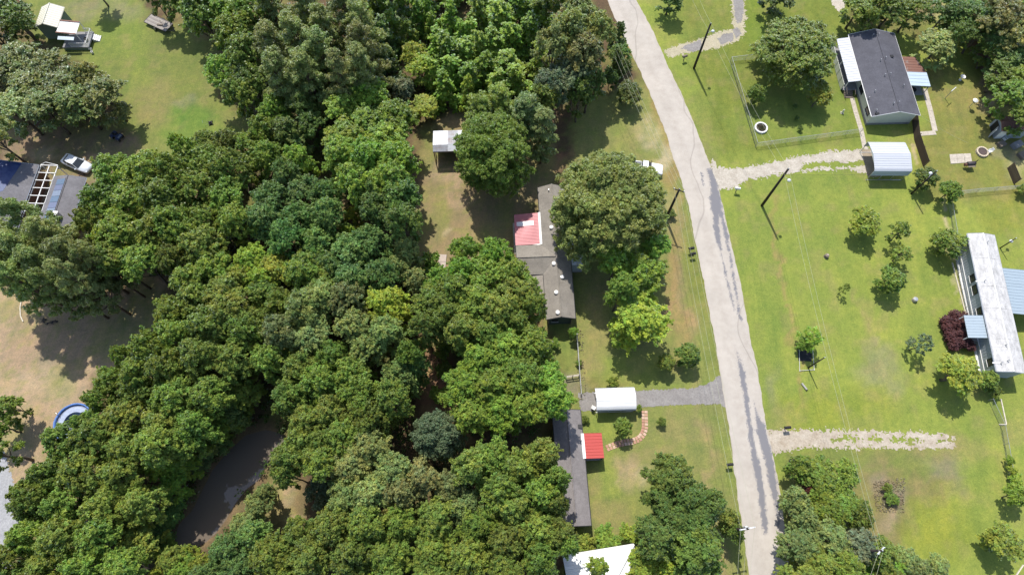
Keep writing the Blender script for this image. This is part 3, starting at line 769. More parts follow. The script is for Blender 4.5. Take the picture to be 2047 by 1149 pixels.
q = [(hw+0.05, y0, 3.1), (hw+0.05, y1, 3.1), (hw+5.5, y1, 2.7), (hw+5.5, y0, 2.7)]
mb = slab(MB(), q, 0.06); ribs(mb, q, 0.45, 0.025); mb.build('carport_roof', M_BLUE, h.root)
posts(h.root, [(hw+5.3, y0+0.2), (hw+5.3, y1-0.2), (hw+0.4, y0+0.2), (hw+0.4, y1-0.2)], 0, 2.62, 0.05, M_WHITE, 'carport_post')
mhf = h

# ------------------------------------------------------------------ brown-roofed house in the middle
h = Fr('taupe_roofed_house', 'long taupe-shingled house with a faded red patio roof and dark teal gable end', 'house', (1092,638.5), (1075,375), (1150.4,636), 3.2)
hw, hl = h.W/2, h.L/2; RZ = 0.95
rf = gable(h.root, -hw, hw, -hl, hl, 3.2, RZ, roofm=M_TAUPE, wallm=M_TEAL, trim=M_TRIM)
zr = lambda x: 3.2 + RZ*(1-abs(x)/hw)
wx0 = h.l(1032, 509, 3.2).x; wy1 = h.l(1060, 490, 3.2).y; wy0 = h.l(1060, 549, 3.2).y
gable(h.root, wx0, -0.2, wy0, wy1, 3.2, RZ*0.96, axis='x', roofm=M_TAUPE, wallm=M_TEAL, trim=M_TRIM)
for px, py, k in ((1102,456,'mushroom'),(1107,528,'mushroom'),(1123.5,554.5,'mushroom'),(1111.5,585.5,'mushroom'),(1114.5,625.5,'mushroom'),(1096.5,382.5,'pipe')):
    v = h.l(px, py, 3.8); v.z = zr(v.x); vent(h.root, v, k)
# red patio roof with translucent panel
a, b, c, d = h.l(1027,428,2.8), h.l(1076,426,3.15), h.l(1081,488,3.15), h.l(1031,491,2.8)
x0, x1 = (a.x+d.x)/2, -hw-0.10; y0, y1 = wy1+0.12, (a.y+b.y)/2
q = [(x0, y1, 2.75), (x0, y0, 3.05), (x1, y0, 3.16), (x1, y1, 3.16)]
mb = slab(MB(), q, 0.05); ribs(mb, q, 0.24, 0.02); pr = mb.build('patio_roof', M_PINK, h.root)
zz = lambda x: 2.75 + 0.41*(x-x0)/(x1-x0)
sx0, sx1 = h.l(1032.5,448,2.6).x, h.l(1066.5,448,2.7).x; sy1, sy0 = h.l(1050,444.5,2.7).y, h.l(1050,453,2.7).y
slab(MB(), [(sx0, sy1, zz(sx0)+0.085), (sx0, sy0, zz(sx0)+0.085), (sx1, sy0, zz(sx1)+0.085), (sx1, sy1, zz(sx1)+0.085)], 0.02).build('skylight', M_SKYL, pr)
MB().add([(-hw-0.22, y0-0.05, 3.20), (-hw+0.12, y0-0.05, 3.32), (-hw+0.12, y1, 3.32), (-hw-0.22, y1, 3.20),
          (-hw-0.22, y0-0.05, 3.17), (-hw+0.12, y0-0.05, 3.29), (-hw+0.12, y1, 3.29), (-hw-0.22, y1, 3.17)],
         [(0,1,2,3),(7,6,5,4),(0,4,5,1),(1,5,6,2),(2,6,7,3),(3,7,4,0)]).build('flashing', M_WHITE, pr)
MB().box(((x0+x1)/2, y0-0.05, 3.00), (x1-x0, 0.12, 0.10), 0, Matrix.Rotation(-math.atan(0.41/(x1-x0)), 3, 'Y')).build('flashing', M_WHITE, pr)
posts(h.root, [(x0+0.15, y0+0.3), (x0+0.15, (y0+y1)/2), (x0+0.15, y1-0.2)], 0, 2.72, 0.05, M_WHITE, 'patio_post')
MB().span(x0-0.2, -hw+0.33, y0, y1, 0, 0.10).build('patio', CONC, h.root)
# low back porch roof
a, c = h.l(1055.5,551,2.7), h.l(1088,590,2.8)
q = [(a.x, wy0-0.03, 2.96), (a.x, c.y, 2.96), (-hw-0.04, c.y, 3.16), (-hw-0.04, wy0-0.03, 3.16)]
slab(MB(), q, 0.08).build('porch_roof', M_TAUPE2, h.root)
posts(h.root, [(a.x+0.1, c.y+0.12), (a.x+0.1, wy0-0.3)], 0, 2.9, 0.05, M_WOOD, 'porch_post')
# east entry
a, c = h.l(1141,478,2.6), h.l(1167.5,530,2.75)
q = [(hw+0.04, c.y, 3.02), (hw+0.04, a.y, 3.02), (c.x, a.y, 2.76), (c.x, c.y, 2.76)]
mb = slab(MB(), q, 0.05); ribs(mb, q, 0.4, 0.02); mb.build('entry_roof', M_TIN, h.root)
MB().span(hw-0.33, c.x-0.08, c.y+0.08, a.y-0.1, 0, 0.4).build('entry_floor', M_DECK, h.root)
MB().span(hw-0.3, c.x-0.1, c.y+0.10, c.y+0.2, 0.4, 2.7).build('entry_wall', M_BSIDE, h.root)
posts(h.root, [(c.x-0.12, a.y-0.2), (c.x-0.12, (a.y+c.y)/2)], 0.4, 2.7, 0.05, M_WHITE, 'entry_post')
for yy in (-hl*0.72, -hl*0.45, hl*0.6): window(h.root, (hw-0.35, yy, 1.7), (1,0,0), 1.1, 1.1, M_WHITE)
window(h.root, (-0.7, -hl+0.35, 1.7), (0,-1,0), 0.9, 1.0, M_BLACK)
for s in (-1, 1): MB().span(s*(hw-0.42)-0.05, s*(hw-0.42)+0.05, -hl+0.2, -hl+0.32, 0, 3.05).build('corner_board', M_WOOD, h.root)

# ------------------------------------------------------------------ south house with red porch
h = Fr('brown_grey_roofed_house', 'brown-grey roofed house half under trees, with a small bright red metal porch', 'house', (1122,1053), (1104,822), (1182,1052), 2.8)
hw, hl = h.W/2, h.L/2
gable(h.root, -hw, hw, -hl, hl, 2.8, 0.85, roofm=M_DKSH, wallm=M_BRICK, trim=M_TRIM)
a, b, c = h.l(1173,865.5,2.75), h.l(1202,865,2.4), h.l(1208,915,2.4)
x1 = (b.x+c.x)/2; y0, y1 = c.y, b.y
q = [(hw+0.03, y0, 2.92), (hw+0.03, y1, 2.92), (x1, y1, 2.5), (x1, y0, 2.5)]
mb = slab(MB(), q, 0.05); ribs(mb, q, 0.38, 0.025); pr = mb.build('porch_roof', M_RED, h.root)
MB().add([(hw-0.25, y0, 2.96), (hw+0.14, y0, 2.96), (hw+0.14, y1, 2.96), (hw-0.25, y1, 2.96), (hw-0.25, y0, 2.92), (hw+0.14, y0, 2.93), (hw+0.14, y1, 2.93), (hw-0.25, y1, 2.92)],
         [(0,1,2,3),(7,6,5,4),(0,4,5,1),(1,5,6,2),(2,6,7,3),(3,7,4,0)]).build('flashing', M_WHITE, pr)
posts(h.root, [(x1-0.1, y0+0.1), (x1-0.1, (y0+y1)/2), (x1-0.1, y1-0.1)], 0.3, 2.42, 0.05, M_WOOD, 'porch_post')
MB().span(hw-0.33, x1-0.03, y0+0.04, y1-0.04, 0, 0.3).build('porch_floor', M_DECK, h.root)
mb = MB()
for i in range(12): yy = y0+0.2+(y1-y0-0.4)*i/11; mb.span(x1-0.12, x1-0.08, yy-0.02, yy+0.02, 0.3, 1.1)
mb.span(x1-0.13, x1-0.07, y0+0.1, y1-0.1, 1.1, 1.16); mb.build('porch_rail', M_WOOD, h.root)
for yy in (-hl*0.6, -hl*0.3, hl*0.85): window(h.root, (hw-0.35, yy, 1.6), (1,0,0), 1.2, 1.1, M_WHITE)
for px, py in ((1159,852),): 
    v = h.l(px, py, 3.0); v.z = 2.8 + 0.85*(1-abs(v.x)/hw); vent(h.root, v, 'cap')

# ------------------------------------------------------------------ white metal roof at the bottom edge
root = thing('metal_roofed_house', 'white ribbed metal-roofed house at the bottom edge, below the brown-grey roof', 'house', (0,0,0))
ez, rz_ = 2.8, 4.1
a, b = P(1126,1129,ez), P(1268,1088,ez)
r0, r1 = P(1243,1106,3.75), P(1206,1141,rz_)
xd = (P(1166,1102,ez) - a); nd = (b - P(1166,1102,ez))
A, B = P(1150,1107,ez), P(1267,1088,ez)
u_ = (B - A).normalized(); v_ = Vector((u_.y, -u_.x, 0))       # v_ points down the picture
A = A - u_ * 1.6
L2 = (B - A).length; D2 = 10.0; hr = D2/2
A2, B2 = A + v_*D2, B + v_*D2
R0, R1 = A + v_*hr + u_*0.0, B + v_*hr - u_*hr*0.92
R0 = R0 + Vector((0,0,1.5)); R1 = R1 + Vector((0,0,1.5))
q1 = [A, B, R1, R0]; q2 = [B2, A2, R0, R1]; q3 = [B, B2, R1]
mb = MB()
slab(mb, q1, 0.06); slab(mb, q2, 0.06); slab(mb, q3, 0.06)
for k in range(1, int(hr*1.05/0.42)):
    f = k*0.42/(hr*1.05)
    if f < 1: mb.tube([A.lerp(R0, f) + Vector((0,0,.012)), B.lerp(R1, f) + Vector((0,0,.012))], 0.03, 4)
for k in range(1, 24):
    f = k/24; p = B.lerp(B2, f); s = 1-abs(2*f-1); e = (B.lerp(R1, 2*f) if f < .5 else B2.lerp(R1, 2-2*f))
    mb.tube([p + Vector((0,0,.012)), e + Vector((0,0,.012))], 0.025, 4)
rf = mb.build('roof', M_WMET, root)
MB().tube([B + Vector((0,0,.06)), R1 + Vector((0,0,.08)), R0 + Vector((0,0,.08))], 0.14, 6).tube([B2 + Vector((0,0,.06)), R1 + Vector((0,0,.08))], 0.14, 6).build('ridge_cap', M_WHITE, rf)
ins = lambda p, s, t: p + u_*s + v_*t
MB().prism([tuple(ins(A,.4,.4)[:2]), tuple(ins(A2,.4,-.4)[:2]), tuple(ins(B2,-.4,-.4)[:2]), tuple(ins(B,-.4,.4)[:2])], 0, 2.68).build('wall', M_SIDING, root)
MB().tube([A - v_*0.06, B - v_*0.06], 0.08, 4).build('gutter', M_WHITE, rf)

# ------------------------------------------------------------------ tin-roofed pole shed
h = Fr('pole_shed', 'open pole shed with patchy silver tin roof, in the bare back yard', 'shed', (865.5,303.5), (866,262), (958,303.5), 3.3)
hw, hl = h.W/2, h.L/2
yr = h.l(900, 289, 3.75).y
segs = [-1, -0.36, 0.05, 0.45, 1.0]; ms = [M_TIN, M_TIN2, M_TIN, M_TIN2]; ms2 = [M_TIN2, M_TIN, M_RUST, M_TIN2]
for i in range(4):
    xa, xb = segs[i]*hw, segs[i+1]*hw; d = 0.012*(i % 2)
    q = [(xa, hl, 3.3+d), (xb+0.08, hl, 3.3+d), (xb+0.08, yr, 3.75+d), (xa, yr, 3.75+d)]
    mb = slab(MB(), q, 0.025); ribs(mb, q, 0.3, 0.014); mb.build('roof_sheet', ms[i], h.root)
    q = [(xa, -hl, 3.3+d), (xb+0.08, -hl, 3.3+d), (xb+0.08, yr-0.03, 3.74+d), (xa, yr-0.03, 3.74+d)]
    mb = slab(MB(), q, 0.025); ribs(mb, q, 0.3, 0.014); mb.build('roof_sheet', ms2[i], h.root)
MB().span(-hw, hw, -hl-0.02, -hl+0.04, 3.02, 3.26).build('fascia', M_WOOD, h.root)
posts(h.root, [(-hw+0.12, -hl+0.12), (0, -hl+0.12), (hw-0.12, -hl+0.12), (-hw+0.12, hl-0.12), (0, hl-0.12), (hw-0.12, hl-0.12)], 0, 3.2, 0.07, M_TIMB)
MB().span(-hw+0.06, -hw+0.10, -hl+0.2, hl*0.1, 0.6, 1.5).build('side_board', M_TIMB, h.root)
MB().span(-hw+0.2, hw-0.1, hl-0.10, hl-0.06, 0, 3.1).build('back_wall', M_OLDW, h.root)

# ------------------------------------------------------------------ left house: two grey roofs, pergola, glass strip, tarp
h = Fr('two_part_house', 'grey-roofed house with blue roof panels and white pergola beside the silver sedan', 'house', (71,472), (114,349.5), (112,488), 3.0)
root = h.root
# wing: mono-pitch ridge at its west edge
wL = [h.l(92.6,343,3.6), h.l(169.6,363.5,3.0)]
hl1 = h.l(130, 352, 3.3).y; ww0 = h.l(114,349.5,3.6).x; ww1 = h.l(169.6,363.5,3.0).x; yb_ = hl1 - 10.5
pw0, pw1 = h.l(113,357,3.5).x, h.l(132,363,3.35).x
xm = pw1 + 0.12; wl0 = 2*xm - ww1
gable(root, wl0, ww1, yb_, hl1, 3.0, 0.55, roofm=M_GR2, wallm=M_BRICK, trim=M_GALV)
zr = lambda x: 3.0 + 0.55*(1-abs(x-xm)/(ww1-xm))
for i in range(8):
    ya, yb = hl1-0.6-1.02*i, hl1-0.6-1.02*(i+1)+0.05
    slab(MB(), [(pw0, ya, zr(pw0)+0.09), (pw0, yb, zr(pw0)+0.09), (pw1, yb, zr(pw1)+0.09), (pw1, ya, zr(pw1)+0.09)], 0.05).build('roof_panel', plain('blue_roof_glass%d' % (i % 3), [(0.12,0.17,0.24),(0.15,0.17,0.25),(0.19,0.23,0.30)][i % 3], 0.25, var=0.12, spec=0.5), root)
MB().span(pw1+0.01, pw1+0.06, hl1-8.9, hl1-0.5, zr(pw1)-0.02, zr(pw1)+0.16).build('panel_kerb', M_TRIM, root)
v = h.l(119, 433, 3.4)
MB().span(v.x-0.28, v.x+0.28, v.y-0.28, v.y+0.28, 3.0, 4.35).build('chimney', M_GALV, root)
MB().span(v.x-0.36, v.x+0.36, v.y-0.36, v.y+0.36, 4.4, 4.5).build('chimney_cap', M_WHITE, root)
# main block to the west
mx1 = h.l(76,333,3.3).x; my1 = h.l(76,333,3.3).y + 0.3
gable(root, mx1-11.5, mx1, yb_-2, my1, 3.3, 1.1, roofm=M_GR2, wallm=M_BRICK, trim=M_GALV)
t = NT('shade_darkened_blue_tarp'); n1 = t.noise(1.2, 5, 0.65, obj=True); n2 = t.noise(8, 3, 0.6, obj=True)
t.bsdf(t.mix(t.ramp(n1, [(0.4, 0.0), (0.62, 1.0)]), (0.014,0.032,0.12), (0.04,0.065,0.16)), 0.5, 0, t.bump(n2, 0.3, 0.03), 0.4)  # tarp blues darkened so the colour carries the tree shade
zz = lambda x: 3.3 + 1.1*(1-abs(x-(mx1-5.75))/5.75) + 0.02
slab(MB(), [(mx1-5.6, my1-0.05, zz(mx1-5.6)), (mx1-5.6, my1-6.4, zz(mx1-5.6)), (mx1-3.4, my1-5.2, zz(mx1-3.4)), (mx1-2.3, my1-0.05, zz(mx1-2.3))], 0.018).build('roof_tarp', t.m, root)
# pergola between the blocks
px0, px1 = mx1+0.1, max(mx1+1.2, wl0-0.05)
py1, py0 = my1+0.2, yb_
mb = MB()
for xx in (px0, (px0+px1)/2, px1): mb.span(xx-0.06, xx+0.06, py0, py1, 2.86, 2.98)
mb.build('pergola_beam', M_WHITE, root)
for i in range(8):
    yy = py1-0.05-1.35*i
    if yy > py0: MB().span(px0-0.05, px1+0.05, yy-0.05, yy+0.05, 2.985, 3.07).build('pergola_rafter', M_WHITE, root)
mb = MB()
mb.tube([(px0, py1+0.05, 3.0), (px0+0.6, py1+0.5, 3.0), (px1, py1+0.05, 3.0)], 0.05, 6); mb.build('pergola_arch', M_WHITE, root)
posts(root, [(px0+0.1, py1-0.1), (px1-0.1, py1-0.1)], 0, 2.85, 0.06, M_WHITE, 'pergola_post')
lhf = h

# ------------------------------------------------------------------ cottage with deck, top left
h = Fr('small_cottage', 'small sage-walled cottage with a cream metal roof and white-railed deck, top left', 'cottage', (69,55), (83.5,14.4), (111,64), 3.0)
hw, hl = h.W/2, h.L/2; root = h.root
gable(root, -hw, hw, -hl, hl, 3.0, 0.9, roofm=M_CMET, wallm=M_GREENW, metal=True, trim=M_CMET, inset=0.25)
a, b, c, d = h.l(120,42,2.7), h.l(159.6,48,2.4), h.l(153,68,2.4), h.l(112,64,2.7)
x1 = (b.x+c.x)/2; y1 = a.y; y0 = c.y - 0.2
q = [(hw+0.03, y0, 2.9), (hw+0.03, y1, 2.9), (x1, y1, 2.5), (x1, y0, 2.5)]
mb = slab(MB(), q, 0.05); ribs(mb, q, 0.45, 0.02); pr = mb.build('porch_roof', M_WMET, root)
q = [(hw+0.25, y0-1.1, 2.45), (hw+0.25, y0-0.45, 2.55), (x1-0.3, y0-0.45, 2.32), (x1-0.3, y0-1.1, 2.25)]
mb = slab(MB(), q, 0.05); mb.build('awning', M_SKYB, root)
for yy in (y1-0.15, y0+0.02):
    MB().box(((hw+x1)/2, yy, 2.80), (x1-hw, 0.22, 0.06), 0, Matrix.Rotation(math.atan(0.4/(x1-hw)), 3, 'Y')).build('rusty_flashing', M_RUST, pr)
d0, d1 = h.l(134,92,0.7), h.l(178,95,0.7)
dx1, dy0, dy1 = h.l(182,80,0.7).x, h.l(176,95,0.7).y, y1-0.5
MB().span(hw+0.02, dx1, dy0, dy1, 0.5, 0.66).build('deck_floor', M_DECK, root)
posts(root, [(hw+0.4, dy0+0.15), (dx1-0.15, dy0+0.15), (dx1-0.15, dy1-0.15), ((hw+dx1)/2, dy0+0.15)], 0, 0.5, 0.07, M_WOOD, 'deck_post')
MB().span(hw+0.05, dx1-0.02, dy0+0.01, dy0+0.04, 0.02, 0.5).build('deck_skirt', M_GREENW, root)
posts(root, [(x1-0.1, y0+0.1), (x1-0.1, y1-0.1)], 0.66, 2.44, 0.05, M_WHITE, 'porch_post')
def railing(root, a, b, z0, z1, m=M_WHITE):
    a, b = Vector((*a, 0)), Vector((*b, 0)); n = int((b-a).length/0.22); mb = MB()
    mb.tube([a+Vector((0,0,z1)), b+Vector((0,0,z1))], 0.05, 4); mb.tube([a+Vector((0,0,z0+0.12)), b+Vector((0,0,z0+0.12))], 0.035, 4)
    for i in range(n+1):
        p = a.lerp(b, i/n); mb.box((p.x, p.y, (z0+z1)/2), (0.04, 0.04, z1-z0))
    return mb.build('railing', m, root)
railing(root, (dx1-0.08, dy0+0.1), (dx1-0.08, dy1-0.1), 0.66, 1.62)
railing(root, (hw+1.6, dy0+0.1), (dx1-0.2, dy0+0.1), 0.66, 1.62)
railing(root, (x1, dy1-0.1), (dx1-0.2, dy1-0.1), 0.66, 1.62)
mb = MB()
for i in range(4): mb.span(dx1+0.02+0.28*i, dx1+0.28+0.28*i, dy1-1.6, dy1-0.4, 0, 0.55-0.13*i)
mb.build('deck_steps', M_WHITE, root)
MB().lathe(((x1+dx1)/2, (dy0+dy1)/2-0.2, 0.66), [(0.2,0),(0.24,0.35),(0.3,0.5),(0.26,0.52),(0.22,0.4)], 12).build('planter', M_BLACK, root)
window(root, (hw-0.25, -hl+0.9, 1.7), (1,0,0), 0.8, 1.0, M_WHITE)
ctf = h

# ------------------------------------------------------------------ rusty shed, right edge
h = Fr('rusty_shed', 'ramshackle shed with a rusty roof and pale open doors, at the right edge', 'shed', (2003,262), (1993,232), (2062,262), 2.2)
hw, hl = h.W/2, h.L/2; root = h.root
gable(root, -hw, hw, -hl, hl, 2.2, 0.5, axis='x', roofm=M_RUST, wallm=M_GREYW if 'M_GREYW' in globals() else M_BSIDE, metal=True, inset=0.15)
MB().box((-hw+0.7, -hl+0.05, 1.0), (1.15, 0.05, 1.9)).build('door', M_WHITE, root)
MB().box((-hw-0.35, -hl+0.7, 1.0), (1.0, 0.06, 2.0), R(55)).build('door', plain('grey_white_door', (0.42,0.44,0.47), 0.6), root)
MB().box((-hw+0.05, 0.2, 1.05), (0.06, 1.2, 1.8)).build('painted_dark_doorway', M_BLACK, root)  # solid black panel, painted to stand for the dark inside a doorway
rsf = h
# ------------------------------------------------------------------ trees and shrubs
t = NT('leaves')
oi = t.n('ShaderNodeObjectInfo'); at = t.n('ShaderNodeAttribute'); at.attribute_name = 'leaf'
c = t.mul(oi.outputs['Color'], at.outputs['Color'])
n1 = t.noise(0.35, 3, 0.5)
c = t.mul(c, t.ramp(n1, [(0.3, (0.86, 0.90, 0.95)), (0.7, (1.14, 1.09, 1.0))]))
df = t.n('ShaderNodeBsdfDiffuse'); tr = t.n('ShaderNodeBsdfTranslucent'); gl = t.n('ShaderNodeBsdfGlossy')
gl.inputs['Roughness'].default_value = 0.42
gl.inputs['Color'].default_value = (0.9, 0.95, 1.0, 1)
t.l(c, df.inputs[0]); t.l(t.mix(1.0, c, (1.2, 1.2, 0.6), 'MULTIPLY'), tr.inputs[0])
m1 = t.n('ShaderNodeMixShader'); m1.inputs[0].default_value = 0.36; t.l(df.outputs[0], m1.inputs[1]); t.l(tr.outputs[0], m1.inputs[2])
fr = t.n('ShaderNodeFresnel'); fr.inputs[0].default_value = 1.32
m2 = t.n('ShaderNodeMixShader'); t.l(t.math('MULTIPLY', fr.outputs[0], 0.16), m2.inputs[0]); t.l(m1.outputs[0], m2.inputs[1]); t.l(gl.outputs[0], m2.inputs[2])
t.l(m2.outputs[0], t.out.inputs['Surface'])
M_LEAF = t.m
M_BARK = plain('bark', (0.13, 0.105, 0.08), 0.95, var=0.35, scale=2.0, bump=0.5)
M_BARKP = plain('pine_bark', (0.17, 0.115, 0.085), 0.95, var=0.35, scale=2.0, bump=0.5)

def leaf_mesh(name, C, N, size, asp, col, rng, bend=0.0):
    """C centres, N normals, size lengths: one small pointed quad each"""
    n = len(C)
    r = rng.randn(n, 3); t1 = r - N * (r * N).sum(1)[:, None]; t1 /= np.linalg.norm(t1, axis=1)[:, None] + 1e-9
    t2 = np.cross(N, t1)
    s = size[:, None]
    v = np.empty((n, 4, 3))
    v[:, 0] = C - t1 * s * 0.5; v[:, 1] = C + t2 * s * asp * 0.5 + N * s * bend
    v[:, 2] = C + t1 * s * 0.5; v[:, 3] = C - t2 * s * asp * 0.5 + N * s * bend
    me = bpy.data.meshes.new(name)
    me.vertices.add(4 * n); me.vertices.foreach_set('co', v.astype(np.float32).ravel())
    me.loops.add(4 * n); me.loops.foreach_set('vertex_index', np.arange(4 * n, dtype=np.int32))
    me.polygons.add(n); me.polygons.foreach_set('loop_start', np.arange(0, 4 * n, 4, dtype=np.int32))
    me.update(calc_edges=True)
    a = me.attributes.new('leaf', 'FLOAT_COLOR', 'POINT')
    a.data.foreach_set('color', np.repeat(np.concatenate([col, np.ones((n, 1))], 1), 4, axis=0).astype(np.float32).ravel())
    me.materials.append(M_LEAF)
    return me
def unit(a): return a / (np.linalg.norm(a, axis=-1, keepdims=True) + 1e-9)

def lobes_oak(R_, z0, z1, n, rng, squash=0.8, lr=(0.30, 0.44)):
    L = []
    g = 2.39996; off = rng.rand() * 6.28
    for i in range(n):
        f = (i + 0.5) / n; r = math.sqrt(f) * R_ * 0.74 * rng.uniform(0.85, 1.12); a = g * i + off + rng.uniform(-.3, .3)
        dome = math.sqrt(max(0.05, 1 - (r / R_) ** 2))
        rl = R_ * rng.uniform(*lr) * (0.75 + 0.35 * dome)
        z = z0 + (z1 - z0 - rl * squash) * dome * rng.uniform(0.80, 1.0)
        L.append((r * math.cos(a), r * math.sin(a), z, rl))
    for i in range(max(3, n // 3)):                # lower skirt
        a = rng.uniform(0, 6.28); r = R_ * rng.uniform(0.35, 0.75)
        L.append((r * math.cos(a), r * math.sin(a), z0 + (z1 - z0) * rng.uniform(0.08, 0.35), R_ * rng.uniform(0.22, 0.32)))
    return np.array(L)
def crown_from_lobes(name, L, rng, per_m2=1.5, rc=0.55, nleaf=30, ls=0.34, asp=0.62, squash=0.8, up=0.5, low=-0.35, hue=0.16, var=0.24, feather=1.0):
    """leafy sprays that fan out from every bough: dense near their middle, ragged at their tips"""
    C, N, RL = [], [], []
    for k, (x, y, z, rl) in enumerate(L):
        m = max(5, int(4 * math.pi * rl * rl * 0.7 * per_m2))
        d = unit(rng.randn(m * 2, 3)); d = d[d[:, 2] > low][:m]
        # uneven lobe: bulges and dents
        ph = rng.uniform(0, 6.28, 3); az = np.arctan2(d[:, 1], d[:, 0])
        bul = 1 + 0.16 * np.sin(2 * az + ph[0]) + 0.12 * np.sin(5 * az + ph[1] + 3 * d[:, 2]) + 0.10 * np.sin(7 * d[:, 2] + ph[2])
        rr = rl * bul * (0.80 + feather * rng.uniform(-0.16, 0.42, len(d)) * rng.rand(len(d)))
        p = np.array([x, y, z]) + d * np.array([1, 1, squash]) * rr[:, None]
        keep = np.ones(len(p), bool)
        for k2, (x2, y2, z2, r2) in enumerate(L):
            if k2 == k: continue
            q = (p - np.array([x2, y2, z2])) / np.array([1, 1, squash]); keep &= np.linalg.norm(q, axis=1) > r2 * 0.58
        C.append(p[keep]); N.append(d[keep]); RL.append(rr[keep])
    C, N, RL = np.concatenate(C), np.concatenate(N), np.concatenate(RL); n = len(C)
    ln = np.minimum(RL * 0.75, rc * 2.4) * rng.uniform(0.7, 1.2, n)             # spray length
    t = rng.uniform(0, 1, (n, nleaf, 1)) ** 0.75
    side = rng.randn(n, nleaf, 3) * (rc * 0.34 * (1.12 - 0.72 * t)); side[..., 2] *= 0.55
    ax = unit(N * np.array([1, 1, 0.75]) + rng.randn(n, 3) * 0.22)
    p = C[:, None] - ax[:, None] * (ln[:, None, None] * (1 - t)) + side
    p[..., 2] -= (0.22 * ln[:, None] * t[..., 0] ** 2)
    nm = unit(ax[:, None] * 0.45 + np.array([0, 0, up + 0.25]) + rng.randn(n, nleaf, 3) * 0.48 + side * 0.5 / rc)
    cv = rng.uniform(1 - var, 1 + var, (n, 1, 1)); hv = rng.uniform(-hue, hue, (n, 1))
    lv = rng.uniform(0.82, 1.18, (n, nleaf, 1))
    col = cv * lv * np.ones((1, 1, 3))
    col[..., 0] *= (1 + hv); col[..., 2] *= (1 - hv * 0.6)
    p, nm, col = p.reshape(-1, 3), nm.reshape(-1, 3), col.reshape(-1, 3)
    sz = ls * rng.uniform(0.65, 1.35, len(p))
    return leaf_mesh(name, p, nm, sz, asp, col, rng, 0.06), C
def limb_mesh(name, L, h0, r0, rng, mat, lean=0.3, n_limb=9, twigs=None):
    mb = MB(); top = max(l[2] for l in L) * 0.86
    wob = [(0, 0)] + [(rng.uniform(-lean, lean), rng.uniform(-lean, lean)) for _ in range(4)]
    zs = [-0.15, h0 * 0.5, h0, (h0 + top) / 2, top]
    pts = [(wob[i][0], wob[i][1], zs[i]) for i in range(5)]
    mb.tube(pts, [r0 * 1.25, r0, r0 * 0.8, r0 * 0.5, r0 * 0.16], 8)
    idx = rng.permutation(len(L))[:n_limb]
    for i in idx:
        x, y, z, rl = L[i]; f = rng.uniform(0.3, 0.85); zb = h0 * 0.7 + (min(z, top) - h0 * 0.7) * f * 0.7
        zb = max(zb, h0 * 0.5)
        bx = np.interp(zb, zs, [p[0] for p in pts]); by = np.interp(zb, zs, [p[1] for p in pts])
        a, b = Vector((bx, by, zb)), Vector((x, y, z)); m = a.lerp(b, 0.55) + Vector((rng.uniform(-.3, .3), rng.uniform(-.3, .3), -0.25))
        e = b + (b - m).normalized() * rl * 0.55
        mb.tube([a, m, b, e], [r0 * 0.42, r0 * 0.28, r0 * 0.16, r0 * 0.05], 5, cap=False)
    return mb.mesh(name, mat, True)
PROTO = {}
def proto(kind, variants, fn):
    PROTO[kind] = [fn(np.random.RandomState(1000 + 37 * hash(kind) % 1 + 101 * i + len(kind) * 7)) for i in range(variants)]
def mk_oak(rng):
    L = lobes_oak(4.0, 3.6, 13.0, 16, rng)
    cm, C = crown_from_lobes('crown', L, rng, per_m2=1.35, rc=0.55, nleaf=42, ls=0.31)
    return cm, limb_mesh('trunk', L, 3.6, 0.26, rng, M_BARK), 4.0, 13.0
def mk_round(rng):
    L = lobes_oak(4.0, 2.4, 11.5, 22, rng, lr=(0.24, 0.36))
    cm, C = crown_from_lobes('crown', L, rng, per_m2=1.7, rc=0.46, nleaf=36, ls=0.27)
    return cm, limb_mesh('trunk', L, 2.6, 0.24, rng, M_BARK), 4.0, 11.5
def mk_giant(rng):
    L = lobes_oak(9.0, 3.0, 16.5, 50, rng, lr=(0.15, 0.23))
    cm, C = crown_from_lobes('crown', L, rng, per_m2=1.25, rc=0.55, nleaf=42, ls=0.31)
    return cm, limb_mesh('trunk', L, 3.2, 0.48, rng, M_BARK, n_limb=26), 9.0, 16.5
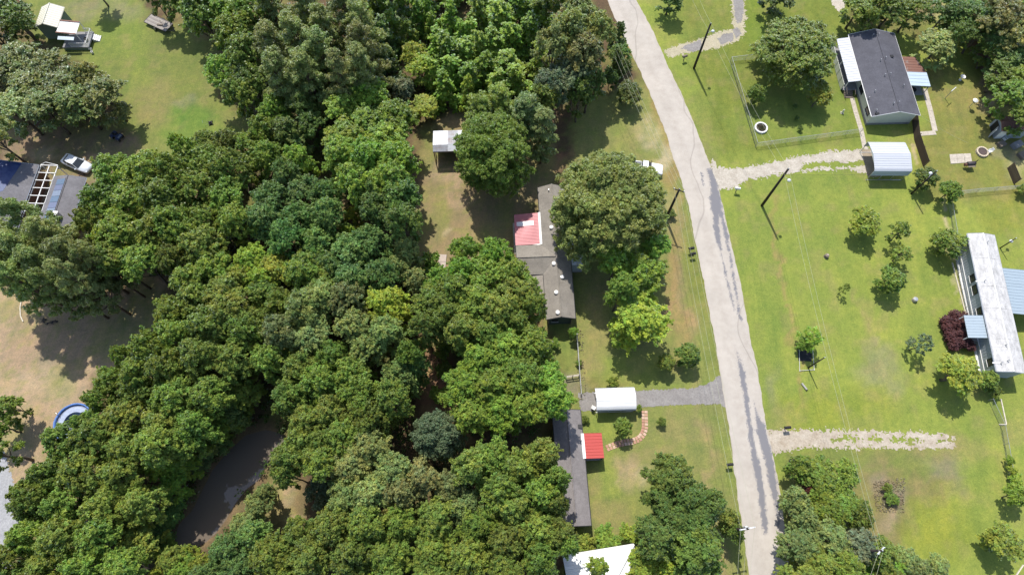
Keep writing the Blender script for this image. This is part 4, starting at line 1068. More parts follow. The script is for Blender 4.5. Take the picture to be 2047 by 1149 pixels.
def mk_pine(rng):
    L = []
    n = 34; off = rng.rand() * 6
    for i in range(n):
        f = i / (n - 1); z = 5.0 + 11.6 * f
        rmax = 3.5 * (1 - 0.72 * f ** 1.6) * rng.uniform(0.55, 1.05); a = off + 2.39996 * i
        L.append((rmax * math.cos(a), rmax * math.sin(a), z + rng.uniform(-.3, .3), rng.uniform(0.75, 1.2) * (1.08 - 0.35 * f)))
        if i % 2 == 0: L.append((rmax * .45 * math.cos(a + .5), rmax * .45 * math.sin(a + .5), z + .4, rng.uniform(0.7, 1.0)))
    L = np.array(L)
    C, N = [], []
    for x, y, z, rl in L:
        m = int(11 * rl * rl + 6); d = unit(rng.randn(m, 3)); d[:, 2] = np.abs(d[:, 2]) * 0.8 - 0.15
        C.append(np.array([x, y, z]) + d * rl * rng.uniform(0.5, 1.05, (m, 1)) * np.array([1, 1, .6])); N.append(unit(d))
    C, N = np.concatenate(C), np.concatenate(N); n = len(C); k = 34
    d = unit(rng.randn(n, k, 3) + N[:, None] * 0.5 + np.array([0, 0, 0.55]))
    p = C[:, None] + d * rng.uniform(0.12, 0.42, (n, k, 1))
    nm = unit(d * 0.5 + rng.randn(n, k, 3) * 0.5 + np.array([0, 0, 0.4]))
    cv = rng.uniform(0.78, 1.25, (n, 1, 1)) * rng.uniform(0.85, 1.15, (n, k, 1)) * np.ones((1, 1, 3))
    cv[..., 0] *= rng.uniform(0.86, 1.08, (n, 1))
    cm = leaf_mesh('crown', p.reshape(-1, 3), nm.reshape(-1, 3), rng.uniform(0.26, 0.42, n * k), 0.36, cv.reshape(-1, 3), rng)
    return cm, limb_mesh('trunk', L, 5.0, 0.24, rng, M_BARKP, 0.2, 26), 3.6, 17.0
def mk_gpine(rng):
    """old spreading pine with many tufted boughs"""
    L = lobes_oak(9.0, 4.5, 17.5, 64, rng, lr=(0.12, 0.19))
    C, N = [], []
    for x, y, z, rl in L:
        m = int(13 * rl * rl + 6); d = unit(rng.randn(m, 3)); d[:, 2] = np.abs(d[:, 2]) * 0.9 - 0.2
        C.append(np.array([x, y, z]) + d * rl * rng.uniform(0.6, 1.05, (m, 1)) * np.array([1, 1, .75])); N.append(unit(d))
    C, N = np.concatenate(C), np.concatenate(N); n = len(C); k = 32
    d = unit(rng.randn(n, k, 3) + N[:, None] * 0.6 + np.array([0, 0, 0.5]))
    p = C[:, None] + d * rng.uniform(0.12, 0.45, (n, k, 1))
    nm = unit(d * 0.5 + rng.randn(n, k, 3) * 0.5 + np.array([0, 0, 0.4]))
    cv = rng.uniform(0.75, 1.28, (n, 1, 1)) * rng.uniform(0.85, 1.15, (n, k, 1)) * np.ones((1, 1, 3))
    cv[..., 0] *= rng.uniform(0.86, 1.08, (n, 1))
    cm = leaf_mesh('crown', p.reshape(-1, 3), nm.reshape(-1, 3), rng.uniform(0.28, 0.44, n * k), 0.40, cv.reshape(-1, 3), rng)
    return cm, limb_mesh('trunk', L, 4.5, 0.5, rng, M_BARKP, 0.4, 34), 9.0, 17.5
def mk_vine(rng):
    L = []
    for i in range(9):
        f = i / 8; z = 0.9 + 6.3 * f; r = 1.5 * (1 - 0.75 * f); a = 2.4 * i + rng.rand()
        L.append((r * math.cos(a), r * math.sin(a), z, rng.uniform(0.9, 1.35)))
    for i in range(7):
        a = rng.uniform(0, 6.28); r = rng.uniform(1.2, 2.2); L.append((r * math.cos(a), r * math.sin(a), rng.uniform(0.4, 2.2), rng.uniform(0.8, 1.3)))
    L = np.array(L)
    cm, C = crown_from_lobes('crown', L, rng, per_m2=2.4, rc=0.42, nleaf=30, ls=0.27, asp=0.85, squash=1.0, up=0.6, low=-0.7)
    return cm, limb_mesh('trunk', L, 2.5, 0.16, rng, M_BARK), 2.6, 8.0
def mk_shrub(rng):
    L = lobes_oak(1.5, 0.5, 2.5, 9, rng, lr=(0.32, 0.48))
    cm, C = crown_from_lobes('crown', L, rng, per_m2=7, rc=0.26, nleaf=22, ls=0.19, low=-0.8)
    return cm, limb_mesh('trunk', L, 0.6, 0.07, rng, M_BARK, 0.1, 7), 1.5, 2.5
def mk_yard(rng):
    L = lobes_oak(2.6, 0.7, 5.6, 17, rng, lr=(0.26, 0.40))
    cm, C = crown_from_lobes('crown', L, rng, per_m2=2.8, rc=0.38, nleaf=28, ls=0.25, low=-0.5)
    return cm, limb_mesh('trunk', L, 0.9, 0.13, rng, M_BARK, 0.15, 10), 2.6, 5.6
def mk_sparse(rng):
    L = lobes_oak(2.0, 0.8, 5.0, 16, rng, lr=(0.16, 0.28))
    cm, C = crown_from_lobes('crown', L, rng, per_m2=3.6, rc=0.32, nleaf=20, ls=0.21, low=-0.5)
    return cm, limb_mesh('trunk', L, 1.5, 0.09, rng, M_BARK, 0.2, 14), 2.0, 5.0
for kd, nv, fn in (('oak', 6, mk_oak), ('round', 5, mk_round), ('giant', 2, mk_giant), ('pine', 4, mk_pine), ('gpine', 1, mk_gpine), ('vine', 4, mk_vine), ('shrub', 3, mk_shrub), ('yard', 3, mk_yard), ('sparse', 2, mk_sparse)):
    proto(kd, nv, fn)

HUE = {  # leaf colours by the kind of tree
    'g': ((0.205, 0.280, 0.054), 'mid-green'), 'b': ((0.160, 0.255, 0.072), 'cool green'), 'd': ((0.142, 0.208, 0.050), 'dark green'),
    'y': ((0.325, 0.400, 0.062), 'yellow-green'), 'v': ((0.232, 0.350, 0.058), 'bright green'), 'p': ((0.255, 0.292, 0.098), 'olive'), 'q': ((0.252, 0.318, 0.088), 'olive-green'),
    's': ((0.195, 0.245, 0.135), 'grey-green'), 'o': ((0.315, 0.345, 0.066), 'golden-olive'), 'l': ((0.250, 0.312, 0.105), 'pale green'),
    'r': ((0.17, 0.065, 0.055), 'dark plum')}
KINDW = {'oak': 'broadleaf tree', 'round': 'round-crowned tree', 'giant': 'spreading tree', 'pine': 'pine', 'gpine': 'spreading old tree', 'vine': 'vine-clad tree', 'shrub': 'shrub', 'yard': 'small tree', 'sparse': 'thin sapling'}
# survey of the crowns: px, py, radius px, kind, hue, height m
T = []
def add(kind, hue, h, *pts):
    for p in pts: T.append((p[0], p[1], p[2], kind, hue, h))
# upper left
add('round','p',9.5, (38,116,50),(98,130,44),(60,170,54),(128,165,50),(203,185,46),(148,202,46),(80,212,46),(25,215,52),(170,150,34),(-25,150,50)); add('oak','p',12, (-28,262,40))
add('oak','d',10, (15,20,42),(38,48,24),(-20,60,45)); add('oak','g',9, (172,-48,26))
add('oak','g',16, (400,24,44),(470,60,45),(430,-5,45),(500,20,45),(490,105,42))
add('round','g',10, (345,-2,34),(388,8,38),(368,-28,34),(302,-16,24)); add('oak','v',13, (452,25,40)); add('round','v',11, (448,138,44)); add('oak','g',13, (500,158,40),(478,185,34))
add('pine','p',17, (542,22,42),(612,16,44),(690,14,42),(722,52,44),(545,95,44),(595,82,46),(640,110,44),(560,150,44),(612,150,44),(650,60,40),(722,98,44),(722,138,40),(680,150,36))
add('vine','d',9, (765,80,36),(770,130,32)); add('shrub','d',3, (780,30,40)); add('yard','s',7, (803,172,27))
add('oak','v',12, (735,186,42),(685,218,42),(737,248,50),(788,238,44),(690,275,48),(770,285,46))
add('vine','v',7.5, (858,30,22),(862,60,20),(901,38,26),(942,70,27),(895,105,36),(930,115,34),(905,140,34),(935,160,34),(968,140,36),(985,95,38),(1000,40,40),(1012,130,40),(1022,80,36),(1040,20,40),(888,180,32),(955,30,26),(1060,70,34),(1075,30,38),(875,90,30),(960,100,30),(1030,160,34),(925,75,24),(992,170,32),(1080,120,30),(815,70,28),(835,30,26))
add('round','y',8, (826,104,28),(840,132,32)); add('round','y',5, (847,212,30)); add('vine','y',8, (870,155,26),(935,185,22))
add('round','v',11, (547,218,38),(526,258,38)); add('oak','d',11, (605,212,30),(570,262,34),(625,250,34)); add('round','l',9, (590,285,30),(545,285,34))
add('round','g',10, (405,285,34),(455,282,32),(500,290,36),(430,310,34))
# crowns along the yard behind the middle house
add('gpine','g',14.5, (985,290,92)); add('pine','l',14, (1050,230,46),(1085,255,36)); add('pine','g',14, (960,225,42),(1000,210,42))
add('oak','p',17, (1165,38,50),(1200,66,34),(1105,92,40),(1168,108,46),(1140,62,40)); add('round','d',11, (1180,158,36),(1160,180,30)); add('oak','s',14, (1148,146,42),(1108,165,42)); add('oak','g',12, (1090,198,34))
add('yard','d',5, (1240,104,24),(1222,150,20),(1258,182,29),(1245,128,20)); add('vine','d',7, (1238,70,18),(1232,128,18))
add('oak','g',15, (460,-50,44),(530,-48,44),(610,-50,44),(690,-48,44),(770,-46,42),(1150,-40,42),(1095,-40,42))
add('vine','v',8, (800,-18,34),(850,-30,34),(900,-28,30),(950,-34,36),(1000,-30,36),(1050,-34,36),(780,55,30),(750,-5,30))
# left middle
add('pine','p',17, (55,440,46),(20,480,46),(110,475,46),(150,515,44),(90,535,46),(30,560,46),(150,560,36),(190,525,34),(60,505,44),(110,575,34),(-20,520,46))
add('oak','g',15, (232,348,46),(292,345,46),(205,405,46),(268,405,50),(328,395,48),(235,465,50),(305,470,50),(215,515,40),(285,525,46),(345,450,44),(185,445,32),(345,345,40))
add('round','g',14, (402,325,46),(460,335,46),(395,380,44),(452,390,46),(410,440,42),(475,440,42),(350,520,36),(368,300,30))
add('oak','g',14, (402,492,44),(430,540,44),(385,565,40),(455,580,44)); add('oak','y',12, (505,520,36),(545,540,36),(520,565,34),(585,545,32),(480,555,30))
add('round','v',13, (530,312,38),(592,320,34)); add('round','b',13, (548,395,46),(528,440,42),(608,385,44),(600,440,44),(652,430,44),(570,475,44),(640,485,42),(575,350,36),(655,385,36))
add('oak','v',15, (685,312,42),(735,318,44),(790,325,46),(715,362,44),(775,362,44)); add('oak','d',15, (800,395,46),(760,415,44),(805,440,40),(745,390,36)); add('round','y',8, (705,428,22),(697,468,24))
add('round','b',13, (700,505,46),(745,480,42),(658,530,42),(700,560,44),(762,548,44)); add('round','l',11, (812,502,34),(795,535,30),(832,560,30)); add('oak','g',13, (608,545,44),(640,575,42)); add('shrub','v',4, (862,522,22),(868,548,22))
add('round','v',12, (928,498,36),(990,508,44),(925,545,38),(972,555,46),(1022,545,40),(880,565,38),(1050,575,34))
# the great tree beside the road and its neighbours
add('gpine','q',17.5, (1220,397,134)); add('oak','v',12, (1282,540,54),(1235,520,40),(1310,495,34),(1245,575,34)); add('round','y',10.5, (1280,632,64))
# centre belt
add('oak','g',15, (392,605,48),(345,628,42),(450,615,46),(422,655,46),(355,672,44),(305,695,44),(480,662,44),(402,712,48),(335,735,46),(462,722,44),(275,745,40))
add('round','g',13, (250,712,26),(222,762,38),(275,785,44),(200,800,34)); add('oak','g',14, (350,792,48),(422,792,46),(250,842,44),(322,852,46),(182,850,34),(392,850,44)); add('round','g',9, (482,785,42),(438,845,34))
add('round','g',7, (12,812,28),(-10,850,34)); add('oak','g',14, (-40,900,44)) 
add('round','g',13, (528,592,40),(562,612,40),(520,640,40)); add('oak','l',14, (605,622,46),(645,595,44),(690,600,38),(620,672,44),(560,668,42)); add('round','y',12, (772,608,50)); add('oak','p',13, (705,655,40),(770,668,40),(730,700,38))
add('round','g',13, (540,715,44),(600,735,44),(660,712,42),(820,705,34)); add('round','b',11, (802,748,42),(835,730,28)); add('round','g',14, (640,765,48),(580,795,44),(722,785,48),(662,825,48),(780,795,44),(612,842,44),(740,835,44),(700,745,40),(640,880,40))
add('oak','g',14, (862,608,44),(905,588,42),(952,605,48),(998,622,44),(1035,592,42),(922,655,44),(982,662,44),(890,632,38),(1025,642,40),(1065,612,30),(845,655,30))
add('oak','v',13, (962,722,48),(1012,702,48),(1062,692,44),(922,775,44),(985,765,48),(1042,752,48),(1090,762,44),(1110,800,38),(1062,812,48),(1000,822,46),(940,830,40)); add('shrub','g',3.5, (890,742,20),(880,790,22),(890,700,20))
# lower left
add('oak','g',15, (130,882,44),(190,875,46),(250,895,46),(312,890,46),(368,885,44),(102,952,44),(170,945,48),(240,955,48),(62,995,42),(130,1012,48),(212,1015,48),(285,1005,42),(62,1065,44),(122,1082,48),(200,1075,48),(272,1085,46),(20,1120,44),(90,1135,46),(172,1138,48),(250,1140,46),(20,1180,46),(130,1185,46))
add('round','y',10, (318,930,34)); add('round','v',9, (365,928,34),(345,970,34)); add('round','l',8, (408,888,32),(394,925,28)); add('round','b',8, (380,982,30),(338,1020,34),(305,1058,34),(462,832,30))
add('round','y',7, (376,1104,18),(318,1146,22),(392,1128,24)); add('round','g',9, (345,1118,32),(325,1092,28),(360,1140,34)); add('round','b',6, (472,838,26),(440,880,26),(425,915,22)); add('round','p',7, (516,1008,32),(530,982,20),(488,1050,34)); add('oak','b',13, (456,1102,38),(512,1070,38),(410,1150,34),(480,1140,44))
add('oak','g',14, (580,915,40),(612,880,42),(645,925,44),(572,950,28),(690,875,44)); add('shrub','s',4, (640,985,32)); add('oak','p',14, (705,925,46),(742,895,44),(785,940,46),(695,990,42),(742,990,46),(802,985,44),(840,955,40))
add('gpine','s',13, (872,868,58)); add('oak','l',12, (905,975,42),(930,1015,42)); add('oak','g',15, (945,935,42),(985,915,46),(955,1055,46),(1002,985,46),(1042,935,48),(1085,912,40),(1030,1020,46),(1080,990,42),(1116,955,28),(1112,1010,28),(1080,1062,46),(1120,1066,34),(1012,1080,46))
add('oak','g',14, (872,1035,44),(872,1090,46),(802,1045,44),(732,1050,44),(665,1052,44),(598,1075,42),(545,1112,46),(622,1115,46),(702,1110,46),(782,1112,46),(940,1118,46),(1080,1118,44),(1010,1140,44),(860,1150,44),(560,1160,40),(700,1165,44),(785,1170,44),(1135,1090,26),(910,1170,40))
add('oak','g',13, (40,1235,48),(150,1240,48),(260,1235,48),(370,1215,44),(470,1230,48),(580,1235,48),(690,1235,48),(800,1240,48),(900,1240,48),(1000,1230,48),(1090,1220,44))
# front yards
add('giant','d',12, (1368,1030,92)); add('oak','d',12, (1340,950,46),(1395,1100,60),(1312,1075,42),(1420,1010,36)); add('round','y',9, (1288,1128,40),(1328,1140,34),(1196,1132,24)); add('shrub','g',3, (1212,1078,30),(1172,1085,24)); add('shrub','y',3, (1260,1065,24))
add('yard','g',6, (1462,1040,26),(1472,1065,22))
add('yard','d',5, (1378,708,28)); add('yard','g',4, (1334,722,20)); add('yard','g',4.5, (1246,852,21)); add('shrub','g',1.8, (1322,843,10),(1107,687,13),(1226,763,13),(1277,816,8)); add('yard','v',3.5, (1147,662,12)); add('shrub','g',1.2, (1157,725,7),(1170,838,9))
add('shrub','d',1.5, (1341,428,12))
# east side
add('giant','g',10.5, (1597,90,88)); add('yard','g',4.5, (1516,180,21)); add('yard','o',5, (1643,184,26)); add('shrub','d',1.0, (1589,213,6),(1592,236,5),(1600,257,6))
add('round','d',6, (1343,-10,28),(1558,-14,38)); add('round','g',8, (1722,8,38),(1760,-8,36),(1790,8,38),(1832,14,32),(1742,32,20)); add('round','l',7, (1880,86,42)); add('round','d',8.5, (1940,28,42),(1898,18,36),(1968,58,34),(1925,62,28),(1985,15,40)); add('round','g',7, (1992,95,32),(1905,45,28),(2012,142,34))
add('oak','p',11, (2010,32,46),(2045,68,42)); add('round','b',8, (2028,115,38),(2003,82,32)); add('round','g',8, (2028,186,42),(2058,228,38)); add('oak','g',10, (2060,-10,48),(2080,140,44))
add('yard','o',5, (1735,440,37)); add('sparse','g',5, (1803,458,23)); add('sparse','g',4.5, (1806,505,23)); add('yard','g',5, (1787,556,31)); add('yard','d',4.5, (1855,352,26)); add('yard','v',4.5, (1904,378,25)); add('yard','g',5, (1903,478,34))
add('shrub','g',2.2, (2048,380,16)); add('sparse','g',3, (1692,574,10)); add('yard','v',3, (1608,684,15)); add('sparse','v',5, (1628,672,25)); add('sparse','s',5, (1848,684,25)); add('round','o',6.5, (1923,742,46)); add('yard','g',4, (1982,758,22)); add('shrub','g',2, (1988,780,14))
add('yard','g',5, (2012,1083,40)); add('yard','v',5, (2040,990,26)); add('shrub','y',2, (2018,920,9),(2022,940,11),(2030,958,14)); add('shrub','v',2, (2026,975,10))
add('yard','g',5.5, (1605,935,30),(1640,945,38),(1690,950,36)); add('yard','g',5.5, (1655,985,34),(1690,1005,40),(1722,1025,34),(1665,1030,36),(1640,1030,30)); add('yard','l',7, (1598,1000,32),(1612,1040,36)); add('yard','r',4, (1618,978,14))
add('round','l',8, (1600,1090,42),(1660,1080,44)); add('round','s',8, (1720,1090,40)); add('round','g',8, (1640,1130,44),(1690,1130,44),(1765,1105,36)); add('yard','v',5, (1790,1125,32),(1745,1140,34)); add('yard','l',5, (1815,1118,28),(1842,1140,26)); add('yard','l',4, (1878,1128,24))
add('shrub','g',1.4, (1773,975,11),(1780,995,14),(1790,1000,9))
add('round','g',9, (1610,1170,44),(1700,1175,44),(1790,1170,34))

LANDM = [  # things a viewer can find, with where they lie in the picture
 ('pond', 470, 985), ('silver sedan', 152, 327), ('small cottage', 105, 45), ('tin-roofed pole shed', 900, 290), ('faded red patio roof', 1055, 458),
 ('bright white carport', 1230, 798), ('red metal porch', 1190, 890), ('taupe house roof', 1110, 560), ('blue pool', 138, 840), ('charcoal house roof', 1770, 150),
 ('grey-white metal carport', 1778, 318), ('mobile home', 1985, 600), ('gravel track', 1700, 880), ('plum hedge', 1912, 657), ('wooden flatbed trailer', 316, 47),
 ('bottom-edge metal roof', 1195, 1120), ('dry grass clearing', 570, 1010), ('bare dirt yard', 150, 680), ('blue roof panels', 100, 398), ('red earth clearing', 868, 780),
 ('white pickup', 1320, 336), ('fire pit', 1962, 303), ('back-yard slab', 884, 523), ('push mower', 420, 245), ('top edge of the wood', 940, -30)]
DIRS = ['right of', 'up and right of', 'above', 'up and left of', 'left of', 'down and left of', 'below', 'down and right of']
ORD = ['nearest', 'second', 'third', 'fourth', 'fifth', 'sixth', 'seventh', 'eighth', 'ninth', 'tenth', 'eleventh', 'twelfth', 'thirteenth', 'fourteenth', 'fifteenth'] + ['sixteenth', 'seventeenth', 'eighteenth', 'nineteenth', 'twentieth', 'twenty-first', 'twenty-second', 'twenty-third', 'twenty-fourth', 'twenty-fifth']
rng = np.random.RandomState(5)
cell = {}
for i, (x, y, r, kd, hu, ht) in enumerate(T):
    lm = min(LANDM, key=lambda q: math.hypot(q[1]-x, q[2]-y)); dx, dy = x-lm[1], lm[2]-y
    s = int(round(math.atan2(dy, dx) / (math.pi/4))) % 8
    cell.setdefault((lm[0], s, kd, hu), []).append((math.hypot(dx, dy), i))
LAB = {}
for (lm, s, kd, hu), q in cell.items():
    q.sort()
    for k, (_, i) in enumerate(q):
        w = KINDW[kd]; 
        if T[i][3] == 'yard' and hu == 'd': w = 'small dense tree'
        lead = HUE[hu][1] + ' ' + w
        LAB[i] = lead + (', ' + (ORD[k] + ' such ' if len(q) > 1 else '')) + DIRS[s] + ' the ' + lm
NAMEK = {'oak': 'broadleaf_tree', 'round': 'round_crowned_tree', 'giant': 'spreading_tree', 'pine': 'pine_tree', 'gpine': 'old_spreading_tree', 'vine': 'vine_clad_tree', 'shrub': 'shrub', 'yard': 'small_tree', 'sparse': 'thin_sapling'}
used = {}
FOOT = []
def inside_building(x, y):
    return False
for i, (x, y, r, kd, hu, ht) in enumerate(T):
    vs_ = PROTO[kd]; k = used.get(kd, int(rng.randint(0, 9))); used[kd] = k + 1 + (rng.rand() < 0.3)
    cm, tm, R0_, H0 = vs_[k % len(vs_)]
    h_ = ht * rng.uniform(0.93, 1.07)
    zc = h_ * (0.72 if kd not in ('vine', 'shrub') else 0.5)
    b = P(x, y, zc)
    while poly_sdf(POND, np.array([b.x]), np.array([b.y]))[0] > -1.2 and h_ > 3.5:      # nothing roots in the water
        h_ *= 0.9; zc *= 0.9; b = P(x, y, zc)
    rm = r * MPP(x, y, zc)
    if poly_sdf(POND, np.array([b.x]), np.array([b.y]))[0] > -0.6: continue
    s = rm / R0_ * 1.04
    o = thing(NAMEK[kd], LAB[i], 'shrub' if kd == 'shrub' else 'tree', (b.x, b.y, 0), float(rng.uniform(0, 6.28)), {'shrub': 'shrubs in the yards'}.get(kd, 'trees of the wood and yards'))
    o.scale = (s * rng.uniform(0.94, 1.06), s * rng.uniform(0.94, 1.06), h_ / H0)
    c = np.array(HUE[hu][0]) * (rng.uniform(0.80, 1.22) if hu not in 'yoq' else rng.uniform(0.95, 1.12)) * (1 + rng.uniform(-0.08, 0.08, 3))
    for nm, me in (('crown', cm), ('trunk', tm)):
        ch = bpy.data.objects.new(nm, me); COL.objects.link(ch); ch.parent = o
        ch.color = (*c, 1)

# plum hedge beside the mobile home
hz = [(1890,640),(1893,655),(1898,672),(1906,690),(1920,632),(1922,650),(1924,668),(1926,686),(1908,630),(1908,648),(1910,668),(1938,690),(1912,682)]
L = []
b0 = P(1912, 660, 0.9); 
for px, py in hz:
    q = P(px, py, 0.9); L.append((q.x-b0.x, q.y-b0.y, 1.0, 0.95))
L = np.array(L)
cm, C = crown_from_lobes('foliage', L, np.random.RandomState(3), per_m2=20, rc=0.2, nleaf=26, ls=0.13, squash=1.0, low=-0.9, hue=0.08, feather=0.12, up=0.8, var=0.15)
o = thing('plum_hedge', 'dense dark plum-red hedge in front of the mobile home porch', 'hedge', (b0.x, b0.y, 0))
ch = bpy.data.objects.new('foliage', cm); COL.objects.link(ch); ch.parent = o; ch.color = (0.135, 0.058, 0.058, 1)
mb = MB()
for x, y, z, rl in L: mb.tube([(x*.8, y*.8, -0.05), (x, y, 1.2)], [0.06, 0.03], 5)
mb.build('stem', M_BARK, o)

# low growth on the wood floor: nobody could count it
rng = np.random.RandomState(11)
zones = [[(500,-40),(1100,-40),(1200,120),(1110,200),(900,200),(830,260),(800,480),(860,540),(1060,600),(1130,760),(1150,1170),(-60,1170),(100,900),(330,640),(160,440),(420,300),(520,270)],
         [(1700,-40),(2100,-40),(2100,240),(2000,210),(1940,60),(1720,40)]]
C = []
for zn, m in zip(zones, (2600, 260)):
    zw = np.array(W(zn)); xs = rng.uniform(zw[:, 0].min(), zw[:, 0].max(), m * 3); ys = rng.uniform(zw[:, 1].min(), zw[:, 1].max(), m * 3)
    ok = (poly_sdf(zw, xs, ys) > 0) & (poly_sdf(POND, xs, ys) < -0.5) & (fbm(xs * .12, ys * .12) > 0.40)
    for ex, ey, er in ((570,1010,5.0),(868,780,3.0),(590,1040,3.0)):
        e = P(ex, ey); ok &= np.hypot(xs - e.x, ys - e.y) > er
    C.append(np.stack([xs[ok], ys[ok]], -1)[:m])
C = np.concatenate(C); n = len(C); k = 22
hh = rng.uniform(0.3, 1.6, n)
d = unit(rng.randn(n, k, 3) + np.array([0, 0, 0.4]))
p = np.concatenate([C, (hh * 0.55)[:, None]], 1)[:, None] + d * rng.uniform(0.2, 1.0, (n, k, 1)) * np.stack([hh * .8, hh * .8, hh * .5], -1)[:, None]
p[..., 2] = np.maximum(p[..., 2], 0.04)
nm = unit(d * 0.5 + np.array([0, 0, 0.6]) + rng.randn(n, k, 3) * 0.4)
col = rng.uniform(0.7, 1.3, (n, 1, 1)) * rng.uniform(0.85, 1.15, (n, k, 1)) * np.ones((1, 1, 3))
me = leaf_mesh('undergrowth', p.reshape(-1, 3), nm.reshape(-1, 3), rng.uniform(0.22, 0.42, n * k), 0.6, col.reshape(-1, 3), rng)
o = bpy.data.objects.new('undergrowth', me); COL.objects.link(o); o.color = (0.062, 0.105, 0.026, 1)
tag(o, 'low leafy undergrowth on the floor of the wood', 'undergrowth', kind='stuff')
# ------------------------------------------------------------------ utility poles and wires
M_LAMP = plain('lamp_housing', (0.62, 0.64, 0.66), 0.35, var=0.08)
M_WIRE = plain('aluminium_wire', (0.42, 0.42, 0.30), 0.5, 0.2, var=0.05)
M_SERV = plain('dark_cable', (0.05, 0.05, 0.05), 0.6, var=0.1)
def pole(px, py, h, label, lamp=None, arm=None, trans=False, r=0.19, name='utility_pole'):
    b = P(px, py)
    root = thing(name, label, 'utility pole', (b.x, b.y, 0), 0, 'utility poles')
    MB().tube([(0,0,-0.2),(0,0,h*0.5),(0,0,h)], [r*1.15, r, r*0.75], 10).build('shaft', M_POLE, root, True)
    if trans:
        MB().lathe((0.32, 0.1, h-2.2), [(0.2,0),(0.24,0.05),(0.24,0.75),(0.2,0.82),(0.06,0.9)], 12).build('transformer', M_LAMP, root)
    if lamp is not None:
        a = R(lamp); e = Vector((math.cos(a), math.sin(a), 0))
        z = h - 2.2
        MB().tube([Vector((0,0,z)), e*0.5 + Vector((0,0,z+0.3)), e*0.9 + Vector((0,0,z+0.3))], 0.035, 6).build('lamp_arm', M_GALV, root)
        MB().lathe(e*1.0 + Vector((0,0,z+0.12)), [(0.20,0),(0.27,0.06),(0.22,0.2),(0.10,0.3)], 12).build('lamp_head', M_LAMP, root)
    if arm is not None:
        ang, ln, mt = arm
        MB().box((0,0,h-0.35), (ln,0.12,0.14), R(ang)).build('crossarm', mt, root)
        for s in (-0.45, 0, 0.45):
            d = Vector((math.cos(R(ang)), math.sin(R(ang)), 0))*ln*s
            MB().lathe(d + Vector((0,0,h-0.28)), [(0.05,0),(0.07,0.05),(0.05,0.12),(0.06,0.18)], 8).build('insulator', M_LAMP, root)
    for k in range(2):
        MB().lathe((0.02, 0.02, h - 0.02 + k*0.0), [(0.06,0),(0.07,0.06),(0.04,0.16)], 8).build('insulator', M_LAMP, root) if k == 0 else None
    root['top'] = h
    return Vector((b.x, b.y, h))
t1 = pole(1387, 137, 10.3, 'dark utility pole with a lamp, between the road and the broken driveway', lamp=20)
t2 = pole(1523, 411, 10.6, 'tall dark utility pole with a lamp on the lawn below the gravel drive', lamp=-40)
t3 = pole(1331, 437, 8.9, 'dark utility pole on the verge beside the great olive tree', arm=(-20, 1.6, M_POLE))
t4 = pole(1615, 735, 5.3, 'short plain pole standing in the white pipe frame on the lawn', r=0.09)
t5 = pole(1822, 387, 6.6, 'utility pole rising into the dark small tree below the grey-white carport', lamp=60, r=0.12)
t6 = pole(1448, 1060, 9.2, 'verge pole with a pale crossarm, beside the spreading dark tree at the bottom', arm=(10, 1.9, M_LAMP), trans=True)
t7 = pole(1688, 1100, 9.2, 'utility pole with a pale crossarm hidden in the thicket right of the road', arm=(40, 1.2, M_LAMP))
t8 = pole(1999, 496, 3.4, 'short lamp post behind the mobile home', lamp=30, r=0.08)
def wire(a, b, sag, label, group, r=0.014, m=None, n=14):
    a, b = Vector(a), Vector(b)
    pts = [a.lerp(b, i/n) - Vector((0,0,sag*4*(i/n)*(1-i/n))) for i in range(n+1)]
    o = MB().tube(pts, r, 4, False).build('power_line', m or M_WIRE)
    return tag(o, label, 'power line', group)
up = lambda px, py, z: P(px, py, z)
e1, e2 = P(1372, -30, 10), P(1388, -30, 10)
for k, (dx, nm) in enumerate(((-0.5, 'left'), (0.5, 'right'))):
    o = Vector((dx, 0, -1.2 + 1.1*k))
    nw = 'lower' if k == 0 else 'upper'
    wire((e1 if k == 0 else e2), t1 + o*0.25 + Vector((0,0,-0.9+0.85*k)), 0.3, 'thin pale wire running off the top from the broken-drive pole, %s of two' % nm, 'wires of the east line')
    wire(t1 + o*0.25 + Vector((0,0,-0.9+0.85*k)), t2 + o*0.25 + Vector((0,0,-0.9+0.85*k)), 0.6, 'thin pale wire from the broken-drive pole to the lawn pole, %s of two' % nm, 'wires of the east line')
    wire(t2 + o*0.25 + Vector((0,0,-0.9+0.85*k)), t7 + Vector((0.4*dx,0,-0.3+0.15*k)), 0.9, 'thin pale wire crossing the right lawn to the thicket pole, %s of two' % nm, 'wires of the east line')
    wire(t7 + Vector((0.4*dx,0,-0.3+0.15*k)), P(1712+20*k, 1260, 9), 0.4, 'thin pale wire leaving the thicket pole off the bottom, %s of two' % nm, 'wires of the east line')
for k, dx in enumerate((-0.7, 0.0, 0.7)):
    nm = ('left', 'middle', 'right')[k]
    o = Vector((dx, -0.25*dx, -0.15))
    wire(P(1190+8*k, 20, 10.5), t3 + o, 0.5, 'pale wire along the verge above the great olive tree, %s of three' % nm, 'wires of the verge line')
    wire(t3 + o, t6 + Vector((dx*1.2, 0.2*dx, -0.15)), 0.7, 'pale wire over the verge between its two poles, %s of three' % nm, 'wires of the verge line')
    wire(t6 + Vector((dx*1.2, 0.2*dx, -0.15)), P(1470+10*k, 1290, 9), 0.4, 'pale wire leaving the verge pole off the bottom, %s of three' % nm, 'wires of the verge line')
wire(t2 + Vector((0,0,-1.5)), t5, 0.5, 'service cable from the lawn pole to the pole by the small dark tree', 'service cables', 0.012, M_SERV)
wire(P(1840,231,2.8), P(1935,286,2.0), 0.3, 'thin cord stretched from the charcoal house over the back lawn', 'service cables', 0.012, M_WIRE)

